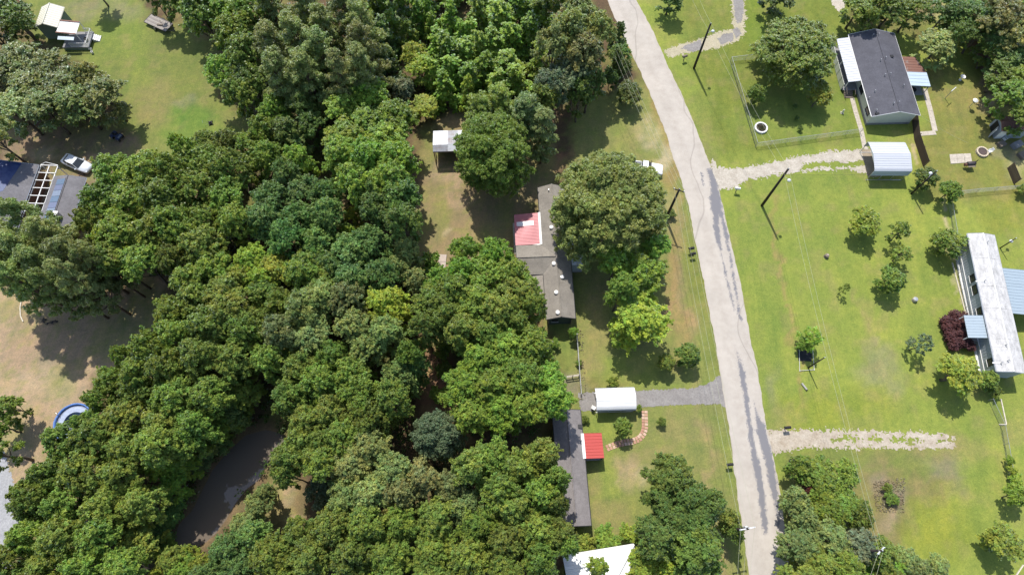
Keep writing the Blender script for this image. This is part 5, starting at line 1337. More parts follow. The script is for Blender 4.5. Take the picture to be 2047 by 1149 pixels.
# ------------------------------------------------------------------ fences
M_MESH = plain('dull_chain_wire', (0.30,0.31,0.30), 0.6, 0.2, var=0.1)
def chain_link(label, pts_px, h=1.2, rail=True, close=2.6):
    pts = [P(a, b) for a, b in pts_px]
    root = thing('chain_link_fence', label, 'fence', (pts[0].x, pts[0].y, 0))
    o = pts[0]; wires = MB()
    for a, b in zip(pts[:-1], pts[1:]):
        n = max(1, round((b-a).length/close)); d = (b-a).normalized(); ln = (b-a).length
        for i in range(n + (1 if b == pts[-1] else 0)):
            p = a.lerp(b, i/n) - o
            MB().tube([(p.x,p.y,-0.1),(p.x,p.y,h+0.06)], 0.033, 6).build('post', M_GALV, root)
        if rail: MB().tube([a-o+Vector((0,0,h)), b-o+Vector((0,0,h))], 0.028, 6).build('top_rail', M_GALV, root)
        st = 0.16; m = int((ln + h)/st)
        for i in range(m):
            for sg in (1, -1):
                s0 = i*st - (h if sg > 0 else 0); s1 = s0 + h*1.0
                za, zb = (0.03, h) if sg > 0 else (h, 0.03)
                x0, x1 = s0, s1
                if x0 < 0: za += (zb-za)*(-x0)/h; x0 = 0
                if x1 > ln: zb = za + (zb-za)*(ln-x0)/(x1-x0) if x1 > x0 else zb; x1 = ln
                if x1-x0 < 0.02: continue
                wires.tube([a-o+d*x0+Vector((0,0,za)), a-o+d*x1+Vector((0,0,zb))], 0.006, 3, False)
    w = wires.build('wire_mesh', M_MESH, root); w['kind'] = 'stuff'
    return root
chain_link('chain-link fence around the shady front lawn left of the charcoal house', [(1519,117),(1459,124),(1510,294),(1719,266)])
chain_link('chain-link fence across the lawn above the mobile home', [(1907,390),(1950,385),(2060,376)])
chain_link('chain-link fence running past the left side of the mobile home', [(1893,395),(1905,466),(1913,548),(1937,650)], 1.1)
chain_link('chain-link fence in the lower right lawn, overgrown at its end', [(1975,800),(1999,852),(2012,925),(2024,1000)], 1.1)
chain_link('thin chain-link fence running from the taupe house down to the asphalt driveway', [(1152,670),(1156,726),(1161,790)], 1.1)
def plank_fence(label, pts_px, h=1.8, m=M_OLDW, gap=0.012):
    pts = [P(a, b) for a, b in pts_px]; o = pts[0]
    root = thing('wooden_fence', label, 'fence', (o.x, o.y, 0)); rg = random.Random(3)
    k = 0
    for a, b in zip(pts[:-1], pts[1:]):
        ln = (b-a).length; d = (b-a).normalized(); ang = math.atan2(d.y, d.x); n = int(ln/0.15); nn = Vector((-d.y, d.x, 0))
        me = MB().box((0,0,h/2), (0.138, 0.022, h)).mesh('plank', m)
        for i in range(n):
            p = a - o + d*(ln*(i+0.5)/n)
            pl = bpy.data.objects.new('plank', me); COL.objects.link(pl); pl.parent = root
            pl.location = (p.x, p.y, rg.uniform(-0.05, 0.0)); pl.rotation_euler = (0, 0, ang)
        for z in (0.4, 1.5):
            MB().box(((a+b)/2 - o - nn*0.05*-1 + Vector((0,0,z))), (ln, 0.05, 0.09), ang).build('rail', m, root)
        np_ = max(2, int(ln/2.4)+1)
        for i in range(np_):
            p = a.lerp(b, i/(np_-1)) - o + nn*0.12
            MB().box((p.x, p.y, h/2), (0.09, 0.09, h+0.05), ang).build('post', M_WOOD, root)
    return root
plank_fence('dark wooden privacy fence between the charcoal house and the grey-white carport', [(1823,240),(1827.5,280),(1845,333)])
plank_fence('brown wooden privacy fence behind the back lawn, under the trees', [(1921,68),(1944,108),(1957,134),(1985,190)], 1.9, plain('brown_fence_wood', (0.115,0.075,0.055), 0.95, var=0.3))
plank_fence('short grey wooden fence panel below the rusty shed', [(2013,336),(2026,368)], 1.7)
b = P(1131, 756); c = P(1157, 752)
root = thing('rail_fence', 'weathered timber rail gate beside the trees above the asphalt driveway', 'fence', (b.x, b.y, 0))
d = c - b; ang = math.atan2(d.y, d.x)
for i in range(3): MB().tube([tuple(d*(i/2))[:2] + (-0.1,), tuple(d*(i/2))[:2] + (1.15,)], 0.06, 6).build('post', M_WOOD, root)
for z in (0.5, 1.05): MB().box((d.x/2, d.y/2, z), (d.length+0.1, 0.12, 0.09), ang).build('rail', plain('pale_timber', (0.42,0.38,0.30), 0.8), root)
# garden borders
def border(name, label, cat, pts_px, w=0.14, h=0.16, m=None, step=0.9):
    pts = [P(a, b) for a, b in pts_px]; o = pts[0]
    root = thing(name, label, cat, (o.x, o.y, 0))
    for a, b in zip(pts[:-1], pts[1:]):
        n = max(1, round((b-a).length/step)); d = (b-a)/n; ang = math.atan2(d.y, d.x)
        for i in range(n):
            c = a - o + d*(i+0.5); MB().box((c.x, c.y, h/2-0.03), (d.length-0.03, w, h+0.01*(i % 2)), ang).build('edging_piece', m or plain('pale_edging', (0.55,0.50,0.40), 0.8), root)
    return root
border('garden_edging', 'curved pale edging line on the bare dirt yard', 'edging', [(54,593),(44,600),(41,615),(42,632),(47,643)])
border('garden_edging', 'white border frame at the foot of the fence in the lower right lawn', 'edging', [(2000,797),(2011,848),(1996,848)])
border('garden_edging', 'pale stone edging along the strip in front of the mobile home', 'edging', [(1903,525),(1912,560),(1930,628)])
border('garden_edging', 'pale edging at the bottom right corner of the lawn', 'edging', [(2045,1128),(2030,1150)])

# ------------------------------------------------------------------ brick path
cl = [P(*p) for p in [(1288,820),(1289,838),(1289,856),(1285,868),(1277,877),(1264,882),(1249,884),(1236,887),(1224,891),(1212,896)]]
root = tag(bpy.data.objects.new('brick_path', None), kind='structure'); COL.objects.link(root)
M_BP = [plain('path_brick_a', (0.45,0.27,0.19), 0.9, var=0.2), plain('path_brick_b', (0.52,0.36,0.27), 0.9, var=0.2), plain('path_brick_c', (0.40,0.22,0.155), 0.9, var=0.2)]
seg = [(b-a).length for a, b in zip(cl[:-1], cl[1:])]; tot = sum(seg); acc = np.r_[0, np.cumsum(seg)]
n = int(tot/0.42); bmesh_ = [MB().box((0,0,0.02), (0.34, 0.40, 0.08)).mesh('brick', m) for m in M_BP]
rg = random.Random(4)
for i in range(n):
    s = (i+0.5)*tot/n; k = min(len(seg)-1, int(np.searchsorted(acc, s)-1)); f = (s-acc[k])/seg[k]; p = cl[k].lerp(cl[k+1], f)
    s2 = min(tot-1e-3, s+0.5); k2 = min(len(seg)-1, int(np.searchsorted(acc, s2)-1)); p2 = cl[k2].lerp(cl[k2+1], (s2-acc[k2])/seg[k2])
    d = (p2-p).normalized() if (p2-p).length > 1e-3 else d
    nn = Vector((-d.y, d.x, 0)); ang = math.atan2(d.y, d.x)
    for q in (-0.22, 0.22):
        o = bpy.data.objects.new('brick', rg.choice(bmesh_)); COL.objects.link(o); o.parent = root
        o.location = (p.x+nn.x*q, p.y+nn.y*q, rg.uniform(0, 0.02)); o.rotation_euler = (0, 0, ang+rg.uniform(-.06,.06))

# ------------------------------------------------------------------ vehicles
def loft(mb, secs):
    """secs: list of closed rings of equal length along the body"""
    k = len(mb.v); n = len(secs[0])
    for s in secs: mb.v += [tuple(p) for p in s]
    for i in range(len(secs)-1):
        for j in range(n): mb.f.append((k+i*n+j, k+i*n+(j+1)%n, k+(i+1)*n+(j+1)%n, k+(i+1)*n+j))
    mb.f.append(tuple(k+j for j in range(n-1,-1,-1))); mb.f.append(tuple(k+(len(secs)-1)*n+j for j in range(n)))
    return mb
def wheel(root, x, y, r=0.33, w=0.22, rimm=None):
    ax = Matrix.Rotation(R(90), 3, 'X')
    o = MB().lathe((x, y + w/2, r), [(r*0.6,0),(r*0.95,0),(r,0.03),(r,w-0.03),(r*0.95,w),(r*0.6,w)], 18, ax).build('wheel', M_BLACK, root)
    MB().lathe((x, y + w/2 + 0.005, r), [(r*0.1,0),(r*0.58,0),(r*0.58,w+0.01),(r*0.1,w+0.01)], 14, ax).build('rim', rimm or M_GALV, o)
t = NT('silver_car_paint'); t.bsdf((0.60,0.63,0.66), 0.3, 0.1, None, 0.5, Coat_Weight=0.5); M_SILV = t.m
t = NT('white_car_paint'); t.bsdf((0.72,0.72,0.71), 0.3, 0.0, None, 0.5, Coat_Weight=0.4); M_WCAR = t.m
M_HL = plain('headlight_glass', (0.6,0.62,0.63), 0.1, var=0.05, spec=0.6); M_TL = plain('tail_light', (0.30,0.02,0.02), 0.2, var=0.05)
def sedan(px0, px1, label):
    a, b = P(*px0, 0.7), P(*px1, 0.7); c = (a+b)/2; d = b-a; L_ = d.length; s = L_/4.7
    root = thing('parked_sedan', label, 'car', (c.x, c.y, 0), math.atan2(d.y, d.x))
    root.scale = (s, s, s)
    def ring(x, w, z0, z1, tuck=0.86):
        return [(x,-w*0.92,z0),(x,-w,z0+0.25),(x,-w*0.98,z1-0.12),(x,-w*tuck,z1),(x,w*tuck,z1),(x,w*0.98,z1-0.12),(x,w,z0+0.25),(x,w*0.92,z0)]
    mb = loft(MB(), [ring(-2.35,0.66,0.42,0.82),ring(-2.25,0.78,0.30,0.96),ring(-1.9,0.86,0.24,1.02),ring(-1.2,0.90,0.22,1.0),ring(0,0.91,0.2,0.96),ring(0.9,0.90,0.22,0.96),ring(1.6,0.87,0.24,0.90),ring(2.1,0.79,0.28,0.80),ring(2.33,0.62,0.38,0.66)])
    body = mb.build('body', M_SILV, root, True)
    def cab(x, w, z): return [(x,-w,z),(x,w,z)]
    # greenhouse: base ring (belt line) and roof ring
    B = [(-1.95,-0.66,1.0),(-1.95,0.66,1.0),(-0.9,0.80,0.98),(0.95,0.76,0.95),(1.02,0.70,0.945),(1.02,-0.70,0.945),(0.95,-0.76,0.95),(-0.9,-0.80,0.98)]
    T_ = [(-1.30,-0.52,1.40),(-1.30,0.52,1.40),(-0.75,0.60,1.44),(0.12,0.58,1.42),(0.20,0.52,1.41),(0.20,-0.52,1.41),(0.12,-0.58,1.42),(-0.75,-0.60,1.44)]
    mb = MB().add(B + T_, [(i,(i+1)%8,8+(i+1)%8,8+i) for i in range(8)] + [tuple(range(8,16))]); mb.build('window_glass', M_GLASS, root)
    mb = MB().prism([(-1.30,-0.53),(0.17,-0.53),(0.10,-0.60),(-0.75,-0.62)][::-1][:0] or [(p[0], p[1]*1.02) for p in T_], [p[2]+0.0 for p in T_], [p[2]+0.04 for p in T_]); mb.build('roof', M_SILV, root)
    for sy in (-1, 1):
        mb = MB()
        for (p, q) in ((B[2] if sy > 0 else B[7], T_[2] if sy > 0 else T_[7]), (B[3] if sy > 0 else B[6], T_[3] if sy > 0 else T_[6]), (B[1] if sy > 0 else B[0], T_[1] if sy > 0 else T_[0])):
            mb.tube([p, q], 0.035, 5)
        mb.tube([((-0.05), sy*0.785, 0.97), (-0.25, sy*0.60, 1.43)], 0.03, 5); mb.build('pillar', M_SILV, root)
        MB().box((0.72, sy*0.97, 0.98), (0.14, 0.2, 0.14)).build('mirror', M_SILV, root)
        MB().box((2.12, sy*0.56, 0.70), (0.3, 0.3, 0.12), sy*-0.35).build('headlight', M_HL, root)
        MB().box((-2.28, sy*0.56, 0.80), (0.12, 0.32, 0.14), sy*0.25).build('tail_light', M_TL, root)
        for x in (-1.4, 1.42): wheel(root, x, sy*0.82)
    return root
sedan((128,316), (180,338.5), 'silver sedan parked on the dirt drive beside the grey roofs')
def pickup(cpx, ang, label):
    c = P(*cpx, 0.8); root = thing('pickup_truck', label, 'pickup', (c.x, c.y, 0), ang)
    def ring(x, w, z0, z1): return [(x,-w,z0),(x,-w,z1-0.08),(x,-w*0.92,z1),(x,w*0.92,z1),(x,w,z1-0.08),(x,w,z0)]
    loft(MB(), [ring(0.55,0.95,0.4,1.12),ring(1.2,0.96,0.38,1.12),ring(2.3,0.93,0.4,1.04),ring(2.65,0.86,0.45,0.9)]).build('hood', M_WCAR, root)
    loft(MB(), [ring(-0.75,0.95,0.4,1.14),ring(0.6,0.95,0.4,1.14)]).build('body', M_WCAR, root)
    B = [(-0.72,-0.88,1.14),(-0.72,0.88,1.14),(0.85,0.86,1.12),(0.85,-0.86,1.12)]; T_ = [(-0.6,-0.72,1.76),(-0.6,0.72,1.76),(0.25,0.7,1.76),(0.25,-0.7,1.76)]
    MB().add(B+T_, [(i,(i+1)%4,4+(i+1)%4,4+i) for i in range(4)]+[(4,5,6,7)]).build('window_glass', M_GLASS, root)
    MB().prism([p[:2] for p in T_], 1.761, 1.82).build('roof', M_WCAR, root)
    mb = MB().span(-2.7,-0.78,-0.95,-0.86,0.45,1.15).span(-2.7,-0.78,0.86,0.95,0.45,1.15).span(-2.72,-2.62,-0.86,0.86,0.45,1.12).span(-2.62,-0.8,-0.86,0.86,0.5,0.58)
    mb.build('truck_bed', M_WCAR, root)
    for sy in (-1, 1):
        for x in (-1.7, 1.65): wheel(root, x, sy*0.84, 0.38, 0.24)
        MB().box((2.6, sy*0.66, 0.86), (0.12,0.3,0.16)).build('headlight', M_HL, root)
        MB().box((0.75, sy*1.06, 1.2), (0.1,0.2,0.2)).build('mirror', M_BLACK, root)
    return root
pickup((1291,336), R(-8), 'white pickup parked under the great olive tree with its nose showing by the road')

# flatbed trailer
a, b = P(295,36,0.7), P(338,55.5,0.7); c = (a+b)/2; d = b-a
root = thing('flatbed_trailer', 'weathered wooden flatbed trailer at the edge of the wood, top left', 'trailer', (c.x, c.y, 0), math.atan2(d.y, d.x))
L_ = d.length
for i in range(9):
    MB().span(-L_/2, L_/2, -1.0+i*0.225, -1.0+i*0.225+0.20, 0.62, 0.68).build('deck_plank', plain('grey_plank%d' % (i % 3), [(0.28,0.25,0.22),(0.34,0.31,0.27),(0.24,0.21,0.19)][i % 3], 0.9, var=0.3), root)
MB().span(-L_/2, L_/2, -1.04, -1.0, 0.5, 0.72).span(-L_/2, L_/2, 1.03, 1.07, 0.5, 0.72).span(-L_/2-0.05, -L_/2, -1.04, 1.07, 0.5, 0.72).build('frame', M_TRIM, root)
MB().tube([(L_/2,-0.6,0.55),(L_/2+1.1,0,0.5)], 0.05, 6).tube([(L_/2,0.6,0.55),(L_/2+1.1,0,0.5)], 0.05, 6).tube([(L_/2+1.05,0,0.0),(L_/2+1.05,0,0.55)], 0.04, 6).build('tongue', M_TRIM, root)
for sy in (-1, 1): wheel(root, 0.0, sy*1.2, 0.33, 0.2)
bb = P(322, 52, 0.75); 
o = MB().box((0.6,-0.3,0.78), (1.0,0.25,0.18), 0.4).box((0.2,0.35,0.74), (0.7,0.12,0.1), -0.5).build('scrap_board', M_WOOD, root)

# quad bike under the tree, dirt yard drive
c = P(233,272,0.5); root = thing('quad_bike', 'dark blue-black quad bike in tree shade above the silver sedan', 'quad bike', (c.x, c.y, 0), R(-25))
M_NAVY = plain('navy_plastic', (0.05,0.065,0.12), 0.35, var=0.2)
loft(MB(), [[(x,-w,z0),(x,-w*.9,z1),(x,w*.9,z1),(x,w,z0)] for x,w,z0,z1 in ((-0.95,0.35,0.5,0.72),(-0.4,0.30,0.45,0.8),(0.3,0.3,0.45,0.85),(0.95,0.36,0.5,0.75))]).build('body', M_NAVY, root)
for x in (-0.62,0.62):
    for sy in (-1,1):
        wheel(root, x, sy*0.48, 0.30, 0.26); MB().box((x, sy*0.46, 0.68), (0.62,0.34,0.05)).build('fender', M_NAVY, root)
MB().box((-0.3,0,0.88), (0.75,0.32,0.14)).build('seat', M_BLACK, root)
MB().tube([(0.25,-0.42,1.1),(0.38,0,1.02),(0.25,0.42,1.1)], 0.025, 6).tube([(0.45,0,0.8),(0.36,0,1.03)], 0.03, 6).build('handlebar', M_BLACK, root)
mb = MB()
for k in range(4): mb.tube([(0.62+0.1*k,-0.3,0.8),(0.62+0.1*k,0.3,0.8)], 0.018, 5)
mb.tube([(0.6,-0.3,0.8),(0.95,-0.3,0.8)], 0.02, 5).tube([(0.6,0.3,0.8),(0.95,0.3,0.8)], 0.02, 5).build('luggage_rack', M_GALV, root)

def mower(px, label, m):
    c = P(*px, 0.3); root = thing('push_mower', label, 'mower', (c.x, c.y, 0), R(20))
    MB().lathe((0,0,0.12), [(0.30,0),(0.33,0.04),(0.33,0.12),(0.22,0.2)], 14).build('deck', m, root)
    MB().lathe((0,0,0.3), [(0.15,0),(0.16,0.16),(0.10,0.22)], 12).build('engine', M_BLACK, root)
    MB().tube([(-0.25,-0.2,0.25),(-1.0,-0.22,0.95),(-1.0,0.22,0.95),(-0.25,0.2,0.25)], 0.018, 6).build('handle', M_GALV, root)
    for x in (-0.25,0.28):
        for sy in (-1,1): wheel(root, x, sy*0.34, 0.11, 0.06)
mower((420,245), 'black push mower left out on the lush patch of the left lawn', M_BLACK)

# ------------------------------------------------------------------ small yard things
def blue_pool():
    c = P(150,845,0.6); root = thing('garden_pool', 'round blue above-ground pool half under trees, left dirt yard', 'pool', (c.x, c.y, 0)); r = 2.6
    M_PB = plain('blue_pool_wall', (0.10,0.20,0.48), 0.5, var=0.25); M_PC = plain('pale_pool_cover', (0.33,0.38,0.50), 0.5, var=0.25)
    mb = MB(); n = 28; pr = [(r,0),(r,1.0),(r+0.06,1.08),(r-0.05,1.12),(r-0.16,1.05),(r-0.18,0.5)]
    for a, z in pr:
        for j in range(n):
            t_ = 2*math.pi*j/n; mb.v.append((a*math.cos(t_), a*math.sin(t_), z + 0.03*math.sin(j*1.9)))
    for i in range(len(pr)-1):
        for j in range(n): mb.f.append((i*n+j, i*n+(j+1)%n, (i+1)*n+(j+1)%n, (i+1)*n+j))
    mb.build('pool_wall', M_PB, root, True)
    mb = MB(); mb.lathe((0,0,0), [(r-0.2,0.80),(r-0.7,0.84),(0.4,0.70),(0.05,0.68)], 28).build('pool_cover', M_PC, root, True)
    for j in range(10):
        t_ = 2*math.pi*j/10; MB().tube([((r+0.08)*math.cos(t_),(r+0.08)*math.sin(t_),0),((r+0.08)*math.cos(t_),(r+0.08)*math.sin(t_),1.05)], 0.035, 6).build('leg', M_GALV, root)
    MB().tube([(-r+0.2,1.2,0),(-r+0.2,1.2,1.5),(-r+0.5,1.0,1.5),(-r+0.5,1.0,0.9)], 0.03, 6).build('ladder', M_GALV, root)
blue_pool()
c = P(96,642,0.2); root = thing('branch_pile', 'pile of dark fallen branches in the big shadow on the dirt yard', 'branches', (c.x, c.y, 0)); rg = random.Random(8)
for i in range(12):
    a = rg.uniform(0, 6.28); l = rg.uniform(0.8, 2.0); x, y = rg.uniform(-1.2,1.2), rg.uniform(-.4,.4)
    d = Vector((math.cos(a), math.sin(a)*0.5, rg.uniform(0,.25)))
    MB().tube([Vector((x,y,0.05))-d*l/2*0.5+Vector((0,0,.02)), Vector((x,y,0.18)), Vector((x,y,0.15))+d*l/2], [0.06,0.045,0.02], 5).build('branch', plain('black_branch', (0.025,0.026,0.035), 0.9), root)

c = P(1101,688,0.5); root = thing('propane_tank', 'white propane tank beside a bush, below the teal gable end', 'propane tank', (c.x, c.y, 0), R(8))
ax = Matrix.Rotation(R(90), 3, 'Y')
MB().lathe((-0.95,0,0.62), [(0.05,0),(0.28,0.06),(0.40,0.25),(0.40,1.65),(0.28,1.84),(0.05,1.9)], 16, ax).build('tank', M_WHITE, root, True)
MB().lathe((0,0,1.0), [(0.13,0),(0.14,0.12),(0.05,0.18)], 10).build('valve_dome', M_GALV, root)
for x in (-0.6,0.6): MB().span(x-0.08,x+0.08,-0.28,0.28,0,0.28).build('foot', M_GALV, root)

def mailbox(px, label, m, n=1, ang=0.0):
    c = P(*px); root = thing('mailbox', label, 'mailbox', (c.x, c.y, 0), ang)
    for k in range(n):
        y = (k-(n-1)/2)*0.9
        MB().box((0,y,0.5), (0.1,0.1,1.1)).build('post', M_WOOD, root)
        pr = [(-0.12,1.0),(0.12,1.0),(0.12,1.14),(0.08,1.22),(0,1.25),(-0.08,1.22),(-0.12,1.14)]
        sc = 1.5
        vs_ = [(-0.28*sc, y+a*sc, 1.0+(z-1.0)*sc) for a, z in pr] + [(0.28*sc, y+a*sc, 1.0+(z-1.0)*sc) for a, z in pr]
        MB().add(vs_, [tuple(range(6,-1,-1)), tuple(range(7,14))] + [(i,(i+1)%7,7+(i+1)%7,7+i) for i in range(7)]).build('box', m, root)
        MB().box((0.1, y+0.2, 1.25), (0.12,0.02,0.1)).build('flag', M_TL, root)
mailbox((1380,508), 'pair of black mailboxes on the verge below the verge pole', M_BLACK, 2, R(10))
mailbox((1470,384), 'white mailbox where the gravel drive meets the road', M_WHITE, 1, R(-10))
mailbox((1454,930), 'dark mailbox on the verge left of the road, near the spreading tree', M_BLACK, 1, R(5))
mailbox((1568,857), 'dark mailbox at the mouth of the gravel track', M_BLACK, 1, R(5))
mailbox((1577,923), 'small dark mailbox below the gravel track mouth', M_TRIM, 1, R(5))
mailbox((1366,122), 'brown mailbox where the broken driveway meets the road', M_WOOD, 1, R(20))

def ring_planter(px, label, r, m, soil, name='ring_planter', cat='planter'):
    c = P(*px); root = thing(name, label, cat, (c.x, c.y, 0)); n = 16
    me = MB().box((0,0,0.16), (2*math.pi*r/n-0.03, 0.24, 0.36)).mesh('rim_block', m)
    for j in range(n):
        t_ = 2*math.pi*j/n; o = bpy.data.objects.new('rim_block', me); COL.objects.link(o); o.parent = root
        o.location = (r*math.cos(t_), r*math.sin(t_), 0.0); o.rotation_euler = (0,0,t_+math.pi/2)
    MB().lathe((0,0,0), [(r-0.14,0.02),(r-0.14,0.20),(r*0.5,0.24),(0.05,0.22)], 16).build('fill', soil, root)
    return root
M_SOIL = plain('dark_soil', (0.05,0.038,0.028), 1.0, var=0.4, scale=6)
rp = ring_planter((1520.5,257), 'round white planter ring with dark soil inside the chain-link corner', 0.95, M_WHITE, M_SOIL)
fp = ring_planter((1962,305), 'round stone fire pit with ashes on the back lawn', 0.85, plain('tan_stone', (0.52,0.44,0.33), 0.9, var=0.2), plain('ashes', (0.10,0.075,0.07), 1.0, var=0.5, scale=8), 'fire_pit', 'fire pit')
rgn = np.random.RandomState(2)
pc = rgn.uniform(-0.55, 0.55, (60,2)); pp = np.concatenate([pc, rgn.uniform(0.25,0.55,(60,1))], 1)
me = leaf_mesh('plants', pp, unit(rgn.randn(60,3)+[0,0,1]), rgn.uniform(.15,.3,60), .6, rgn.uniform(.7,1.3,(60,1))*np.ones((1,3)), rgn)
o = bpy.data.objects.new('plants', me); COL.objects.link(o); o.parent = rp; o.color = (.06,.08,.03,1)
# patio pad, grill, chair
a, b, c2, d2 = P(1897.5,309), P(1940,307), P(1943,325), P(1900,328)
root = thing('patio_pad', 'pale concrete patio pad beside the fire pit', 'patio', ((a+b+c2+d2)/4)); o_ = (a+b+c2+d2)/4
for i in range(3):
    for j in range(2):
        f0, f1, g0, g1 = i/3+.006, (i+1)/3-.006, j/2+.006, (j+1)/2-.006
        bil = lambda u, v: a.lerp(b,u).lerp(d2.lerp(c2,u), v) - o_
        MB().prism([tuple(bil(f0,g0)[:2]), tuple(bil(f0,g1)[:2]), tuple(bil(f1,g1)[:2]), tuple(bil(f1,g0)[:2])], -0.05, 0.07+0.004*((i+j) % 2)).build('slab', CONC, root)
c = P(1938,330,0.5); root = thing('barbecue_smoker', 'dark barrel smoker grill at the corner of the patio pad', 'grill', (c.x, c.y, 0), R(5))
ax = Matrix.Rotation(R(90), 3, 'Y')
M_GRL = plain('smoked_steel', (0.06,0.05,0.052), 0.6, var=0.3)
MB().lathe((-0.65,0,0.95), [(0.28,0),(0.33,0.03),(0.33,1.27),(0.28,1.3)], 16, ax).build('barrel', M_GRL, root, True)
MB().lathe((-0.95,0,0.72), [(0.2,0),(0.24,0.02),(0.24,0.48),(0.2,0.5)], 14, ax).build('fire_box', plain('rust_steel', (0.14,0.07,0.05), 0.8), root)
MB().tube([(0.5,0,1.2),(0.5,0,1.9)], 0.06, 8).build('chimney', M_BLACK, root)
MB().span(-0.6,0.6,-0.62,-0.34,0.86,0.9).build('shelf', M_WOOD, root)
for x in (-0.5,0.5):
    for y in (-0.2,0.2): MB().tube([(x,y,0),(x,y,0.75)], 0.025, 6).build('leg', M_BLACK, root)
def garden_chair(px, rz, label, m, group=None):
    c = P(*px, 0.3); root = thing('garden_chair', label, 'chair', (c.x, c.y, 0), rz, group)
    MB().box((0,0,0.42), (0.52,0.5,0.04)).build('seat', m, root)
    MB().box((-0.27,0,0.72), (0.04,0.5,0.6), 0, Matrix.Rotation(-0.2,3,'Y')).build('backrest', m, root)
    for sy in (-1,1): MB().box((0,sy*0.27,0.62), (0.5,0.06,0.04)).build('armrest', m, root)
    for x in (-.22,.22):
        for y in (-.22,.22): MB().box((x,y,0.2), (0.05,0.05,0.42)).build('leg', m, root)
garden_chair((1978,303), R(200), 'pale garden chair beside the fire pit', M_WHITE)
garden_chair((1186,815), R(60), 'white garden chair at the left end of the bright white carport', M_WHITE)
garden_chair((2007,279), R(120), 'white chair among the clutter below the rusty shed, the left one', M_WHITE)
garden_chair((2025,271), R(150), 'white chair among the clutter below the rusty shed, the right one', M_WHITE)
c = P(1919,160); root = thing('bird_bath', 'white bird bath on the back lawn below the trees', 'bird bath', (c.x, c.y, 0))
MB().lathe((0,0,0), [(0.25,0),(0.22,0.08),(0.10,0.2),(0.09,0.65),(0.16,0.72)], 14).build('pedestal', M_WHITE, root)
MB().lathe((0,0,0.72), [(0.12,0),(0.40,0.10),(0.44,0.16),(0.36,0.15),(0.05,0.08)], 16).build('basin', M_WHITE, root)
c = P(1889,197); root = thing('clothes_post', 'grey clothes post with a crossbar on the back lawn', 'clothes post', (c.x, c.y, 0), R(40))
MB().tube([(0,0,-0.1),(0,0,2.4)], 0.06, 8).build('post', M_GALV, root); MB().box((0,0,2.36), (1.3,0.09,0.09)).build('crossbar', M_LAMP, root)
c = P(1937,214); root = thing('bird_feeder', 'green bird feeder on a post with a white top, on the back lawn', 'bird feeder', (c.x, c.y, 0))
MB().tube([(0,0,-0.1),(0,0,1.4)], 0.05, 8).build('post', M_GALV, root)
MB().box((0,0,1.55), (0.5,0.5,0.35)).build('house', plain('green_feeder', (0.05,0.12,0.06), 0.6), root)
MB().lathe((0,0,1.72), [(0.45,0),(0.25,0.15),(0.04,0.28)], 10).build('roof', M_WHITE, root)
c = P(1651,513); root = thing('tree_stump', 'short grey stump on the open lawn, between road and golden-olive tree', 'stump', (c.x, c.y, 0))
MB().lathe((0,0,-0.05), [(0.40,0),(0.34,0.2),(0.31,0.55),(0.26,0.58)], 11).build('trunk', M_WOOD, root); MB().lathe((0.05,0.05,0.52), [(0.16,0),(0.15,0.1),(0.03,0.11)], 9).build('core', plain('pale_heartwood', (0.40,0.33,0.27), 0.9), root)
c = P(1827,600); root = thing('well_cap', 'low round concrete well cap on the lawn left of the mobile home', 'well cap', (c.x, c.y, 0))
MB().lathe((0,0,-0.05), [(0.36,0),(0.36,0.5),(0.30,0.55)], 16).build('casing', CONC, root); MB().lathe((0,0,0.5), [(0.31,0),(0.31,0.06),(0.05,0.08)], 14).build('lid', M_GALV, root)
c = P(884,524); root = thing('concrete_slab', 'small pinkish concrete slab at the edge of the bare back yard', 'slab', (c.x, c.y, 0), R(-3))
for j in range(2): MB().box((0,-0.62+1.24*j,0.06), (1.15,1.2,0.2+0.01*j)).build('slab', plain('pinkish_concrete', (0.43,0.36,0.31), 0.9, var=0.15), root)
# white pipe frame round a black-lined bed
a, b, c2, d2 = P(1597,700), P(1624,700), P(1627,739), P(1598,741)
root = thing('pipe_frame', 'white pipe frame on the ground around a black patch of the right lawn', 'frame', (a.x, a.y, 0))
for p, q in ((a,d2),(b,c2),(d2,c2)): MB().tube([p-a+Vector((0,0,.12)), q-a+Vector((0,0,.12))], 0.04, 8).build('pipe', plain('old_white_pipe', (0.5,0.5,0.46), 0.6, var=0.15), root)
for p in (a,b,c2,d2): MB().tube([p-a+Vector((0,0,-.05)), p-a+Vector((0,0,.16))], 0.06, 8).build('foot', M_WHITE, root)
q = [P(1594,697), P(1623,697), P(1622.5,722), P(1596,721)]
o = MB().prism([tuple(p[:2]) for p in q][::-1], 0.0, 0.05).build('ground_sheet', plain('black_ground_sheet', (0.022,0.023,0.024), 0.8, var=0.3)); tag(o, 'black ground sheet laid inside the white pipe frame', 'ground sheet')
a, b = P(1602,766), P(1612,779); root = thing('drain_pipe', 'short pale drain pipe lying on the lawn below the white pipe frame', 'pipe', (a.x, a.y, 0))
MB().tube([Vector((0,0,.12)), b-a+Vector((0,0,.14))], 0.15, 10).build('pipe', plain('corroded_pipe', (0.34,0.33,0.29), 0.7), root); MB().tube([b-a+Vector((0.0,0,.14)), (b-a)*1.04+Vector((0,0,.14))], 0.18, 10).build('collar', M_BLACK, root)
for k, (px, py) in enumerate(((183,101),(186,107))):
    c = P(px, py); root = thing('bucket', 'white bucket on the lawn by the cottage deck, %s of two' % ('upper','lower')[k], 'bucket', (c.x, c.y, 0), 0, 'white buckets')
    MB().lathe((0,0,0), [(0.17,0),(0.22,0.42),(0.23,0.45),(0.20,0.44),(0.16,0.05)], 14).build('pail', M_WHITE, root); MB().tube([(-.22,0,.42),(-.1,.1,.55),(.1,.1,.55),(.22,0,.42)], .012, 5).build('handle', M_GALV, root)
